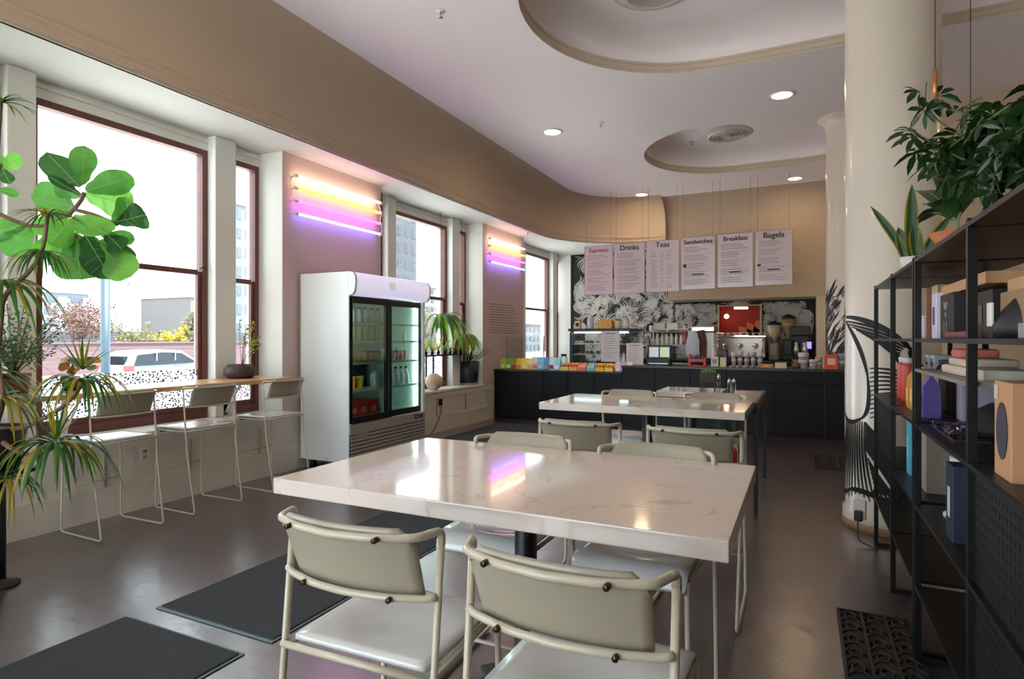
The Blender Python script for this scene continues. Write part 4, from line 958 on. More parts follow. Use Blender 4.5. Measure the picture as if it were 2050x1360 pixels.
m = MB(); m.rbox(-.1, .1, -.01, .01, .2, .36, .006); m.box(-.02, .02, 0, .03, 0, .2); m.box(-.06, .06, -.05, .06, 0, .01); obj('frame', m, BLACK, t)
m = MB(); m.box(-.0, .085, -.012, -.01, .22, .34); obj('screen', m, M('screen_purple', (110, 90, 210), .2, emit=(120, 96, 230), es=1.0), t)
t.location.y = 11.78+.1
for i in range(3): jar(-2.9+i*.28, 12.1, .9, .07, .24, ((196, 190, 176), (150, 96, 66), (90, 100, 96))[i], ('cream', 'copper brown', 'grey green')[i]+' canister at the left of the back counter')
t = thing('wall_shelf', 'thin shelf on the mural above the left of the back counter', 'shelf', (-2.4, 12.25, 1.42)); m = MB(); m.rbox(-.45, .45, -.13, .14, 0, .025, .003); obj('board', m, M('shelf_oak', (150, 120, 90), .5), t)
for sx in (-.35, .35): m = MB(); m.box(sx-.012, sx+.012, .0, .14, -.12, 0); obj('bracket', m, BLACK, t)
for i in range(5): jar(-2.75+i*.17, 12.2, 1.445, .045, .14, ((214, 204, 190), (190, 160, 120), (230, 226, 220), (120, 130, 110), (206, 190, 186))[i], 'small jar on the shelf against the mural, %s' % ORD[i])
# snacks on the low counter
def pouch(x, y, z, w, h, col, lab, band=(235, 230, 220)):
    t = thing('snack_bag', lab, 'snack bag', (x, y, z), R.uniform(-.15, .15)); m = MB()
    vs = []
    for j, (zz, d, ww) in enumerate(((0, .03, .92), (h*.15, .036, 1), (h*.6, .028, 1), (h*.88, .008, .98), (h, .002, .98))):
        vs += [(-w/2*ww, -d, zz), (w/2*ww, -d, zz), (w/2*ww, d, zz), (-w/2*ww, d, zz)]
    fs = [(3, 2, 1, 0), (16, 17, 18, 19)]
    for j in range(4):
        for q in range(4): a = j*4+q; b = j*4+(q+1) % 4; fs.append((a, b, b+4, a+4))
    m.add(vs, fs); obj('bag', m, M('bag_%d_%d_%d' % col, col, .4), t)
    m = MB(); m.box(-w*.3, w*.3, -.040, -.036, h*.1, h*.4); obj('label', m, M('band_%d_%d_%d' % band, band, .5), t)
xs = -4.42
for i, (c, b, nm) in enumerate((((190, 200, 50), (236, 230, 190), 'yellow green'), ((110, 176, 40), (230, 236, 200), 'bright green'), ((150, 150, 40), (180, 70, 30), 'olive green'), ((240, 190, 60), (240, 150, 60), 'orange yellow'), ((246, 206, 80), (250, 230, 170), 'golden yellow'), ((250, 226, 150), (246, 200, 90), 'pale yellow'), ((226, 220, 216), (230, 120, 90), 'white and coral'), ((120, 190, 220), (190, 220, 230), 'light blue'), ((70, 140, 196), (180, 160, 130), 'blue'), ((214, 226, 230), (120, 60, 120), 'white and purple'), ((150, 210, 230), (230, 240, 240), 'pale aqua'))):
    pouch(xs, 8.84, .80, .115, .18 if i < 6 else .2, c, nm+' snack pouch standing on the low counter', b); xs += .095
xs += .03
for i, (c, b, nm) in enumerate((((236, 200, 110), (200, 110, 50), 'yellow and red'), ((240, 170, 100), (226, 90, 60), 'orange'), ((232, 120, 84), (250, 210, 190), 'coral red'), ((120, 190, 200), (226, 236, 236), 'turquoise'), ((240, 190, 70), (220, 120, 40), 'amber'), ((246, 206, 90), (200, 150, 30), 'yellow'))):
    pass
    t = thing('snack_box', nm+' open box of bars on the low counter, %s box' % ORD[i], 'box', (xs, 8.86, .80)); m = MB(); m.box(-.065, .065, -.06, .06, 0, .055); m.box(-.065, .065, .05, .06, .055, .12); obj('tray', m, M('bag_%d_%d_%d' % c, c, .5), t)
    m = MB()
    for q in range(4): m.rbox(-.055+q*.028, -.033+q*.028, -.045, .045, .03, .085+.008*(q % 2), .004)
    obj('bars', m, M('band_%d_%d_%d' % b, b, .5), t)
    xs += .142
for i, c in enumerate(((226, 200, 214), (206, 170, 200), (236, 226, 230))):
    pouch(xs, 8.84, .80, .085, .15, c, ('pale pink', 'mauve', 'white and black')[i]+' small packet at the right end of the snacks', (70, 60, 70) if i == 2 else (240, 226, 230)); xs += .09
t = thing('paper_tray', 'flat white tray at the step of the counter', 'tray', (xs+.1, 8.86, .80)); m = MB(); m.rbox(-.12, .12, -.06, .06, 0, .03, .006); obj('body', m, PLA, t)
t = thing('glass_guard', 'upright glass guard at the window end of the low counter', 'glass screen', (-4.17, 9.12, .80))
m = MB(); m.box(-.34, .34, -.003, .003, 0, .52); obj('glass', m, CLEAR, t)
for sx in (-.34, .34): m = MB(); m.box(sx-.008, sx+.008, -.012, .012, 0, .54); obj('post', m, CHROME, t)
t = thing('clear_jar', 'glass jar with a dark lid behind the blue snack bags', 'jar', (-3.45, 9.05, .80)); m = MB(); m.lathe([(.05, 0), (.055, .18), (.04, .22)], n=16); obj('body', m, CLEAR, t); m = MB(); m.lathe([(.045, .22), (.045, .25), (0, .25)], n=16); obj('lid', m, BLACK, t)

# ================================================================== MENU BOARDS
PAP = M('menu_paper', (222, 208, 212), .25, coat=.35)
INKM = M('menu_ink', (70, 52, 60), .6); GRY = M('menu_grey', (168, 152, 156), .7); BFR = M('board_frame', (150, 130, 124), .5)
bx = []
YB = 10.3
def xat(px): u = (px-1025)/FPX; return YB*(-math.sin(TH)+u*math.cos(TH))/(math.cos(TH)+u*math.sin(TH))
titles = ['Espresso', 'Drinks', 'Teas', 'Sandwiches', 'Breakfast', 'Bagels']
for i, (a, b) in enumerate(((1170, 1227), (1229, 1291), (1293, 1360), (1363, 1432), (1436, 1508), (1511, 1587))):
    x0, x1 = xat(a), xat(b); w = x1-x0; zt = 2.955+.012*i; zb = 2.08+.012*(i if i > 2 else i*.5); h = zt-zb
    t = thing('menu_board', '%s white menu board headed %s hanging over the counter' % (['leftmost', 'second', 'third', 'fourth', 'fifth', 'rightmost'][i], titles[i]), 'menu board', ((x0+x1)/2, YB, zb), 0, 'hanging menu boards')
    m = MB(); m.box(-w/2, w/2, 0, .012, 0, h); obj('panel', m, PAP, t)
    m = MB(); e = .006; m.box(-w/2, -w/2+e, -.003, .014, 0, h); m.box(w/2-e, w/2, -.003, .014, 0, h); m.box(-w/2, w/2, -.003, .014, 0, e); m.box(-w/2, w/2, -.003, .014, h-e, h); obj('frame', m, BFR, t)
    ti = M('menu_red_ink', (170, 80, 96), .6) if i == 0 else INKM
    text('title', titles[i], .125 if len(titles[i]) < 8 else .1, (0, -.003, h-.085), (PI/2, 0, 0), ti, t, .001, bold=.006)
    m = MB(); rr = random.Random(i+40)
    if i == 2:
        for cx, cw in ((-.13, .12), (.0, .06), (.13, .11)):
            for q in range(17):
                if rr.random() < .85: z = h-.2-q*.038; m.box(cx-cw/2, cx-cw/2+cw*rr.uniform(.5, 1), -.002, 0, z, z+.01)
    else:
        q = 0; z = h-.18
        while z > .07:
            if q % 4 == 3: m.box(-w*.4, w*.4, -.002, 0, z, z+.003)
            else: m.box(-w*.4, w*rr.uniform(.05, .38), -.002, 0, z, z+.011)
            z -= .034; q += 1
    obj('printed_lines', m, GRY, t)
    if i >= 3:
        m = MB(); m.box(-.09, .09, -.003, 0, .24, .26); 
        if i != 4: m.box(-w*.43, -w*.43+.05, -.003, 0, .31+.06*(i == 3), .345+.08*(i == 3))
        obj('bold_lines', m, INKM, t)
    for s in (-1, 1): m = MB(); m.tube([(s*w*.42, .006, h), (s*w*.42, .006, CZ-zb)], .0025, 5); obj('hanging_wire', m, M('wire_grey', (120, 112, 108), .5), t)

# ================================================================== BLACK METAL SHELVES (right)
SX0, SX1 = .42, .80
def shelf_unit(lab, ys, extra, panels, loc):
    t = thing('metal_shelf_unit', lab, 'shelf', loc); q = .011
    ox, oy = loc[0], loc[1]
    for y in ys:
        for x in (SX0, SX1): m = MB(); m.box(x-q-ox, x+q-ox, y-q-oy, y+q-oy, 0, 1.63); obj('post', m, BLACK, t)
        
        for z0 in (0, 1.608): m = MB(); m.box(SX0+q-ox, SX1-q-ox, y-q-oy, y+q-oy, z0, z0+.022); obj('end_rail', m, BLACK, t)
    for z in (.31, .635, .96, 1.30, 1.62):
        for a, b in zip(ys[:-1], ys[1:]):
            m = MB(); m.box(SX0-q-ox, SX1+q-ox, a+q-oy, b-q-oy, z-.014, z); obj('shelf', m, M('shelf_black', (13, 13, 14), .4), t)
    for z, a, b in extra: m = MB(); m.box(SX0-q-ox, SX1+q-ox, a+q-oy, b-q-oy, z-.012, z); obj('shelf', m, M('shelf_grey', (140, 134, 124), .4), t, label='pale grey glass-like shelf')
    for a, b, z0, z1, x in panels:
        m = MB(); m.box(x-.004-ox, x+.004-ox, a+q-oy, b-q-oy, z0, z1)
        for i in range(int((b-a)/.03)): 
            yy = a+q+.015+i*.03
            for j in range(int((z1-z0)/.03)): m.box(x-.006-ox, x-.004-ox, yy-.009-oy, yy+.009-oy, z0+.006+j*.03, z0+.024+j*.03)
        obj('mesh_panel', m, M('panel_black', (12, 12, 14), .6), t)
    return t
shelf_unit('far black metal shelving unit beside the near column', [2.93, 3.61, 4.38], [], [(3.61, 4.38, .645, .945, SX0+.01)], (.61, 3.65, 0))
shelf_unit('near black metal shelving unit at the right edge of the view', [1.15, 2.03, 2.88], [(1.18, 2.03, 2.88)], [(1.15, 2.03, .32, .945, SX0+.01), (1.15, 2.03, .02, .29, SX1), (2.03, 2.88, .02, .29, SX0+.3)], (.61, 2.0, 0))
def card(x, y, z, dx, dy, h, col, lab, name='cardboard_box', cat='box', face=None, rz=0, mark=None):
    t = thing(name, lab, cat, (x, y, z), rz); m = MB(); m.rbox(-dx/2, dx/2, -dy/2, dy/2, 0, h, .003); obj('body', m, M('pk_%d_%d_%d' % col, col, .55), t)
    if face: m = MB(); m.box(-dx/2-.001, -dx/2, -dy*.38, dy*.38, h*.12, h*.88); obj('print_panel', m, M('pk_%d_%d_%d' % face, face, .5), t)
    if mark: m = MB(); m.box(-dx/2-.002, -dx/2-.001, -dy*.18, dy*.18, h*.3, h*.7); obj('printed_mark', m, M('pk_%d_%d_%d' % mark, mark, .5), t)
    return t
# far unit, shelf at 1.30
card(.60, 3.50, 1.30, .10, .13, .235, (198, 150, 104), 'tan cardboard box on the far unit, upper shelf, with a printed corner', mark=(150, 110, 76))
card(.60, 3.36, 1.30, .14, .09, .235, (130, 66, 40), 'dark brown box between two tan boxes on the far unit')
card(.60, 3.22, 1.30, .14, .12, .235, (206, 176, 130), 'pale tan box on the far unit, nearest the middle posts', face=(190, 180, 120))
card(.60, 3.06, 1.30, .14, .10, .2, (150, 100, 66), 'mid brown box on the far unit by the middle posts')
bottle('spray_can', 'small white bottle on the upper shelf of the far unit', 'bottle', (.58, 3.78, 1.30), .12, .025, (214, 214, 226), (226, 226, 232))
# far unit, shelf .96 : coral bottles, orange bags
def coralb(y, lab, x=.52):
    t = thing('water_flask', lab, 'flask', (x, y, .96)); m = MB(); m.lathe([(.028, 0), (.033, .008), (.033, .19), (.026, .205)], n=18); obj('body', m, M('coral_coat', (206, 76, 64), .4), t)
    m = MB(); m.lathe([(.024, .205), (.026, .235), (0, .237)], n=18); obj('cap', m, PLA, t)
coralb(4.02, 'coral red flask, farther of the pair on the far shelving unit'); coralb(3.86, 'coral red flask, nearer of the pair on the far shelving unit')
for i, y in enumerate((4.1, 3.94)):
    t = thing('patterned_carton', 'white patterned carton behind the coral flasks, %s' % ('far' if i == 0 else 'near'), 'box', (.68, y, .96)); m = MB(); m.rbox(-.04, .04, -.05, .05, 0, .25, .004); obj('body', m, M('pk_white', (206, 206, 208), .5), t)
    m = MB()
    for q in range(4): m.box(-.042, -.04, -.035+q*.02, -.025+q*.02, .17+.02*(q % 2), .21+.02*(q % 2))
    obj('pattern', m, M('pk_dark', (60, 60, 66), .5), t)
def coffeebag(x, y, z, w, h, col, lab, top=None):
    t = thing('coffee_bag', lab, 'coffee bag', (x, y, z)); m = MB(); vs = []
    for zz, d, ww in ((0, .03, .96), (h*.1, .034, 1), (h*.72, .03, 1), (h*.9, .008, 1), (h, .006, 1)): vs += [(-d, -w/2*ww, zz), (d, -w/2*ww, zz), (d, w/2*ww, zz), (-d, w/2*ww, zz)]
    fs = [(3, 2, 1, 0), (16, 17, 18, 19)]
    for j in range(4):
        for k in range(4): a = j*4+k; b = j*4+(k+1) % 4; fs.append((a, b, b+4, a+4))
    m.add(vs, fs); obj('bag', m, M('cb_%d_%d_%d' % col, col, .45), t)
    m = MB(); m.box(-.0355, -.034, -w*.3, w*.3, h*.2, h*.5); obj('label', m, M('cb_l_%d' % col[2], tuple(min(255, c+50) for c in col), .5), t)
coffeebag(.50, 3.50, .96, .09, .20, (224, 150, 56), 'orange coffee bag on the far shelving unit, farthest of four')
coffeebag(.50, 3.38, .96, .09, .21, (206, 164, 84), 'tan gold coffee bag, second of four on the far unit')
coffeebag(.50, 3.26, .96, .09, .21, (200, 150, 70), 'ochre coffee bag, third of four on the far unit')
coffeebag(.50, 3.13, .96, .09, .19, (112, 100, 176), 'violet coffee bag, nearest of four on the far unit')
card(.66, 3.4, .96, .1, .4, .235, (36, 40, 50), 'black box behind the orange coffee bags', face=None)
card(.66, 3.06, .96, .14, .1, .2, (170, 170, 190), 'lilac grey box near the middle posts of the far unit')
# .635 shelf
card(.55, 3.5, .635, .16, .1, .27, (80, 176, 200), 'bright turquoise box on the third shelf of the far unit', mark=(150, 214, 226))
card(.58, 3.2, .635, .2, .22, .25, (150, 140, 128), 'grey brown carton beside the turquoise box')
# near unit
card(.52, 2.735, 1.30, .14, .085, .17, (206, 204, 222), 'white box with a bottle picture on the near unit upper shelf', mark=(84, 96, 130))
card(.53, 2.52, 1.30, .16, .2, .155, (28, 24, 26), 'black box with a white dripper drawing on the near unit')
t = thing('dripper_drawing_marks', 'x', 'x'); bpy.data.objects.remove(t)
m = MB(); q = SX0+.029
m.add([(q, 2.565, 1.425), (q, 2.495, 1.425), (q, 2.515, 1.40), (q, 2.545, 1.40)], [(0, 1, 2, 3)]); m.add([(q, 2.545, 1.39), (q, 2.515, 1.39), (q, 2.53, 1.37)], [(0, 1, 2)])
m.box(q-.001, q, 2.508, 2.513, 1.32, 1.36); m.box(q-.001, q, 2.547, 2.552, 1.32, 1.36)
bb = [o for o in COL.objects if o.name.startswith('cardboard_box') and o.get('label', '').startswith('black box with a white')][0]
o = obj('printed_drawing', m, M('pale_print', (150, 142, 136), .6), bb); o.location = (-bb.location.x, -bb.location.y, -bb.location.z)
card(.58, 2.25, 1.30, .2, .3, .14, (34, 28, 28), 'long black box right of the dripper box on the near unit', mark=(84, 76, 72))
card(.60, 2.42, 1.457, .26, .6, .035, (196, 150, 110), 'flat tan cardboard box lying on the black boxes')
card(.60, 1.8, 1.30, .26, .36, .12, (150, 124, 84), 'brown printed carton on the near unit behind the dark bag')
card(.62, 1.8, 1.42, .26, .4, .035, (190, 150, 110), 'flat tan box on top of the brown printed carton')
t = thing('dark_pouch', 'slumped black pouch on the near unit upper shelf', 'bag', (.50, 1.86, 1.30)); m = MB(); m.lathe([(0, 0), (.07, .0), (.075, .03), (.055, .07), (.03, .1), (0, .105)], n=14); obj('body', m, M('pouch_black', (28, 26, 32), .5), t)
m = MB(); m.rbox(-.078, -.07, .0, .035, .03, .09, .003); obj('tag', m, PLA, t)
card(.48, 1.62, 1.30, .08, .2, .035, (150, 146, 150), 'flat grey box at the right end of the near unit upper shelf', mark=(50, 46, 50))
t = thing('wooden_scoop', 'reddish brown wooden tray lying on the near unit upper shelf', 'tray', (.47, 2.34, 1.30)); m = MB(); m.rbox(-.035, .035, -.14, .14, 0, .022, .008); obj('body', m, M('scoop_wood', (116, 62, 52), .5), t)
card(.48, 1.60, 1.335, .03, .07, .19, (150, 156, 176), 'blue grey sleeve at the right edge of the near unit')
# shelf 1.18: shirts / pouches
t = thing('folded_shirt', 'folded pink and white cloth on the grey shelf of the near unit', 'cloth', (.52, 2.45, 1.18)); m = MB(); m.rbox(-.07, .08, -.16, .16, 0, .03, .012); m.rbox(-.06, .08, -.14, .1, .03, .055, .012); obj('cloth', m, M('cloth_cream', (206, 190, 170), .8), t); m = MB(); m.rbox(-.05, .06, -.02, .12, .055, .085, .015); obj('pink_fold', m, M('cloth_pink', (220, 128, 108), .8), t)
t = thing('leather_strap', 'dark curled strap on the grey shelf of the near unit', 'strap', (.47, 2.66, 1.18)); m = MB(); m.tube(smooth_path([(0, .12, .006), (.0, .05, .03), (0, 0, .01), (0, -.08, .035), (0, -.16, .04)]), .006, 6); obj('strap', m, M('strap_brown', (50, 34, 28), .5), t)
card(.52, 2.2-.0, 1.18, .12, .2, .03, (190, 186, 170), 'flat white dish shaped box on the grey shelf')
card(.55, 1.75, 1.02-.06, .14, .135, .235, (196, 148, 108), 'tall tan cardboard box with a dark oval picture on the near unit')
bb = [o for o in COL.objects if o.get('label', '').startswith('tall tan cardboard')][0]; bb.location = (.51, 1.835, .96)
m = MB(); n = 20; xx = -.072
m.add([(xx, .045*math.cos(2*PI*i/n), .115+.07*math.sin(2*PI*i/n)) for i in range(n)], [tuple(range(n))]); obj('oval_picture', m, M('oval_grey', (62, 58, 74), .6), bb)
m = MB(); m.box(-.0725, -.071, .03, .06, .19, .225); obj('sticker', m, M('sticker_pale', (206, 190, 170), .6), bb)
t = thing('wire_rack', 'metal wire holder behind the tan box with the oval', 'rack', (.5, 1.98, .96)); m = MB()
for z in (.03, .08, .13, .18): m.tube([(0, -.05, z), (0, .03, z)], .003, 5)
m.box(-.003, .003, .025, .033, 0, .22); m.box(-.003, .003, -.053, -.045, 0, .22); obj('wire', m, M('wire_bluegrey', (96, 104, 116), .4, .4), t)
# .96 shelf near unit, first bay: foil packs and dark cloth
for i, y in enumerate((2.72, 2.60, 2.46)):
    t = thing('foil_packet', 'crinkled silvery packet on the middle shelf of the near unit, %s' % ('farthest', 'middle', 'nearest')[i], 'packet', (.50, y, .96)); m = MB(); rr = random.Random(i); W = 7; vs = [(-.05+.1*a/(W-1), -.055+.11*b/(W-1), .008+rr.uniform(0, .02)) for b in range(W) for a in range(W)]
    fs = [(b*W+a, b*W+a+1, (b+1)*W+a+1, (b+1)*W+a) for b in range(W-1) for a in range(W-1)]; m.add(vs, fs); m.box(-.05, .05, -.055, .055, 0, .008); obj('foil', m, M('foil_dark', (120, 112, 128), .18, .8), t)
t = thing('baseball_cap', 'black folded cap on the middle shelf of the near unit', 'hat', (.62, 2.6, .96)); m = MB(); m.lathe([(.09, 0), (.095, .03), (.07, .09), (.03, .115), (0, .12)], n=18); m.rbox(-.16, -.06, -.06, .06, 0, .012, .005); obj('body', m, M('cap_black', (26, 26, 28), .8), t)
card(.68, 2.35, .96, .16, .3, .19, (40, 42, 46), 'dark grey case at the back of the middle shelf of the near unit', mark=(70, 62, 66))
# .635 shelf near unit: drip stand and boxes
t = thing('drip_stand', 'pale plastic brewing device on a round foot on the near unit', 'coffee maker', (.53, 2.72, .635)); m = MB(); m.lathe([(.055, 0), (.055, .012), (.03, .03), (.024, .04), (.024, .19), (.034, .2), (.034, .225), (.02, .225)], n=20); obj('body', m, M('aero_pale', (196, 206, 190), .35), t); m = MB(); m.lathe([(.02, .225), (.02, .27), (.0, .272)], n=16); obj('plunger', m, M('plunger_teal', (110, 150, 150), .3), t)
card(.68, 2.7, .635, .12, .16, .17, (170, 112, 66), 'orange brown box behind the pale brewing device')
card(.50, 2.42, .635, .12, .1, .25, (36, 44, 66), 'dark blue box with white print on the third shelf of the near unit', mark=(196, 196, 206))
# ================================================================== PLANTS
def pot(t, r0, r1, h, mat, n=24, name='pot'):
    m = MB(); m.lathe([(r0, 0), (r1, h), (r1*.9, h), (r1*.86, h*.9), (0, h*.88)], n=n); obj(name, m, mat, t)
    m = MB(); m.lathe([(r1*.87, h*.89), (0, h*.9)], n=n); obj('soil', m, SOIL, t)
def straps(c, n, L, W, seed, droop=.6, up=.5, spread=1, cols=3, wob=.15, curve=1.0, a0=0, a1=2*PI):
    m = MB(); rr = random.Random(seed)
    for i in range(n):
        a = a0+(a1-a0)*(i+rr.uniform(-.3, .3))/n; l = L*rr.uniform(.75, 1.1); e = up*rr.uniform(.2, 1.2)
        d = Vector((math.cos(a)*spread, math.sin(a)*spread, e)).normalized(); p = Vector(c); pts = [p.copy()]; seg = 9
        for s in range(seg):
            p = p+d*(l/seg); d = (d+Vector((rr.uniform(-wob, wob)*.3, rr.uniform(-wob, wob)*.3, -droop*.34*curve))).normalized(); pts.append(p.copy())
        ws = [W*.5*x for x in (.7, .95, 1, 1, .95, .88, .75, .55, .3, .02)]
        sd = Vector((-math.sin(a), math.cos(a), 0)); m.ribbon(pts, ws, sd, rr.choices(range(cols), [5, 3, 2][:cols])[0], .35)
    return m
def dracaena(name, lab, trunk, heads, seed, col=(LG, LY, LDG)):
    """trunk: list of polylines (world); heads: (centre, n, length, width, droop, up)"""
    base = Vector(trunk[0][0]); t = thing(name, lab, 'plant', base)
    for pl in trunk:
        pts = smooth_path([Vector(p)-base for p in pl]); m = MB(); m.tube(pts, [.014-.006*i/len(pts) for i in range(len(pts))], 8); obj('stem', m, BARK, t)
    for k, (c, n, L, W, dr, up) in enumerate(heads):
        m = straps(Vector(c)-base, n, L, W, seed+k, dr, up); obj('leaf_crown', m, list(col), t)
    return t
# planter on a black stand at the left edge
PST = Vector((-3.80, 1.60, 0))
t = thing('plant_stand', 'black metal plant stand at the left edge of the view', 'plant stand', (-3.79, 1.665, 0))
m = MB(); m.tube([(0, 0, .01), (0, 0, .6)], .024, 12); obj('post', m, BLACK, t)
m = MB(); m.lathe([(.085, 0), (.085, .012), (.03, .03), (.024, .04)], n=24); obj('foot', m, BLACK, t)
m = MB(); m.lathe([(.17, .6), (.17, .62), (0, .62)], n=24); obj('plate', m, BLACK, t)
t = thing('planter', 'large dark planter on the black stand holding the dracaena', 'planter', (-3.79, 1.62, .62)); pot(t, .12, .16, .22, M('planter_dark', (34, 34, 36), .5))
b0 = Vector((-3.79, 1.62, .83))
dracaena('dracaena', 'tall dracaena with drooping yellow green leaves at the left edge', [
    [b0, P(2, 640, 3.2), P(6, 590, 3.1), P(60, 545, 3.05), P(88, 500, 3.0), P(95, 432, 3.0)],
    [b0+Vector((.01, .01, 0)), P(40, 860, 3.05), P(90, 838, 3.0), P(140, 805, 3.0), P(165, 770, 3.0)],
    [b0+Vector((.0, -.01, 0)), P(30, 906, 3.0), P(80, 915, 2.95), P(112, 892, 2.95)],
    [b0+Vector((-.02, 0, 0)), P(-20, 500, 3.0), P(-5, 300, 2.95), P(2, 200, 2.95)],
    [b0+Vector((0, .02, 0)), P(10, 800, 3.0), P(-2, 740, 3.0)]],
    [(P(95, 430, 3.0), 26, .20, .011, .5, .5), (P(82, 505, 3.0), 30, .24, .012, .9, .3), (P(165, 765, 3.0), 34, .34, .017, 1.05, .9), (P(166, 740, 3.0), 10, .2, .012, .1, 2.6),
     (P(112, 892, 2.95), 38, .42, .022, 1.05, .8), (P(110, 880, 2.95), 10, .24, .014, .1, 2.8), (P(3, 205, 2.95), 16, .2, .012, .5, .5), (P(2, 570, 3.05), 30, .42, .02, .9, .7), (P(0, 800, 3.0), 30, .36, .018, 1.0, .6), (P(20, 960, 2.9), 26, .3, .012, 1.1, .5)], 11)
t = thing('spider_plant', 'bright green arching grass leaved plant at the left end of the bar', 'plant', (-4.38, 1.80, .94)); pot(t, .06, .085, .12, M('pot_bronze', (92, 64, 48), .5))
obj('leaves', straps((0, 0, .12), 46, .46, .022, 31, .8, 1.1, a0=-2.1, a1=2.1), [LLG, LG, LG], t)
t = thing('small_shrub', 'grey green small leaved shrub in a pot on the bar at the left', 'plant', (-4.44, 2.02, .94)); pot(t, .07, .09, .14, M('pot_clay', (150, 90, 64), .7))
m = MB(); mb2 = MB(); rr = random.Random(5)
for k in range(34):
    a = rr.uniform(0, 2*PI); e = rr.uniform(.3, 1.4); L = rr.uniform(.22, .42); d = Vector((math.cos(a)*math.cos(e), math.sin(a)*math.cos(e), math.sin(e))); p0 = Vector((0, 0, .13)); p1 = p0+d*L+Vector((0, 0, .05))
    mb2.tube([p0, (p0+p1)/2+Vector((0, 0, .03)), p1], .003, 5)
    for s in range(26):
        f = rr.uniform(.35, 1.05); c = p0.lerp(p1, f)+Vector((rr.gauss(0, .015), rr.gauss(0, .015), rr.gauss(0, .015))); v = Vector((rr.gauss(0, 1), rr.gauss(0, 1), rr.gauss(0, .7)+.3)).normalized()
        m.ribbon([c, c+v*.012, c+v*.026], [.003, .007, .001], v.orthogonal(), rr.choice((0, 0, 1)))
obj('leaves', m, [LGREY, LDG], t); obj('twigs', mb2, BARK, t)
t = thing('potted_plant', 'small round leaved plant in a black tapered pot on the wooden bar', 'plant', (-4.55, 2.40, .94)); pot(t, .04, .056, .1, M('pot_black', (30, 32, 38), .5))
m = MB(); rr = random.Random(9); mb2 = MB()
for k in range(16):
    c = Vector((rr.uniform(-.05, .06), rr.uniform(-.05, .12), rr.uniform(.16, .23))); mb2.tube([(0, 0, .09), (c.x*.5, c.y*.5, .15), c], .0022, 5)
    dd = Vector((rr.gauss(0, 1), rr.gauss(0, 1), -.3)).normalized(); m.ribbon([c, c+dd*.02, c+dd*.045, c+dd*.07, c+dd*.08], [.006, .022, .03, .018, .001], dd.orthogonal(), rr.choice((0, 1)))
obj('leaves', m, [LGREY, LBR], t); obj('stems', mb2, BARK, t)
t = thing('potted_plant', 'dark brown woven bowl with yellow green sprigs on the wooden bar', 'plant', (-4.60, 3.83, .94))
m = MB(); m.lathe([(.1, 0), (.135, .03), (.135, .08), (.1, .125), (.085, .125), (.08, .1), (0, .1)], n=28); obj('pot', m, M('woven_dark', (66, 48, 46), .6, var=.3, vscale=50, bump=.5), t)
m = MB(); mb2 = MB(); rr = random.Random(12)
for k in range(9):
    a = rr.uniform(0, 6.28); tip = Vector((.04+.07*math.cos(a), .08+.1*math.sin(a), rr.uniform(.25, .55))); mb2.tube(smooth_path([(0, .02, .1), (tip.x*.3, tip.y*.4, tip.z*.6), tip]), .002, 5)
    for s in range(12):
        c = Vector((0, .02, .1)).lerp(tip, rr.uniform(.45, 1)); v = Vector((rr.gauss(0, 1), rr.gauss(0, 1), .4)).normalized(); m.ribbon([c, c+v*.012, c+v*.026], [.003, .009, .001], v.orthogonal(), rr.choice((0, 1)))
obj('leaves', m, [LLG, LY], t); obj('stems', mb2, BARK, t)
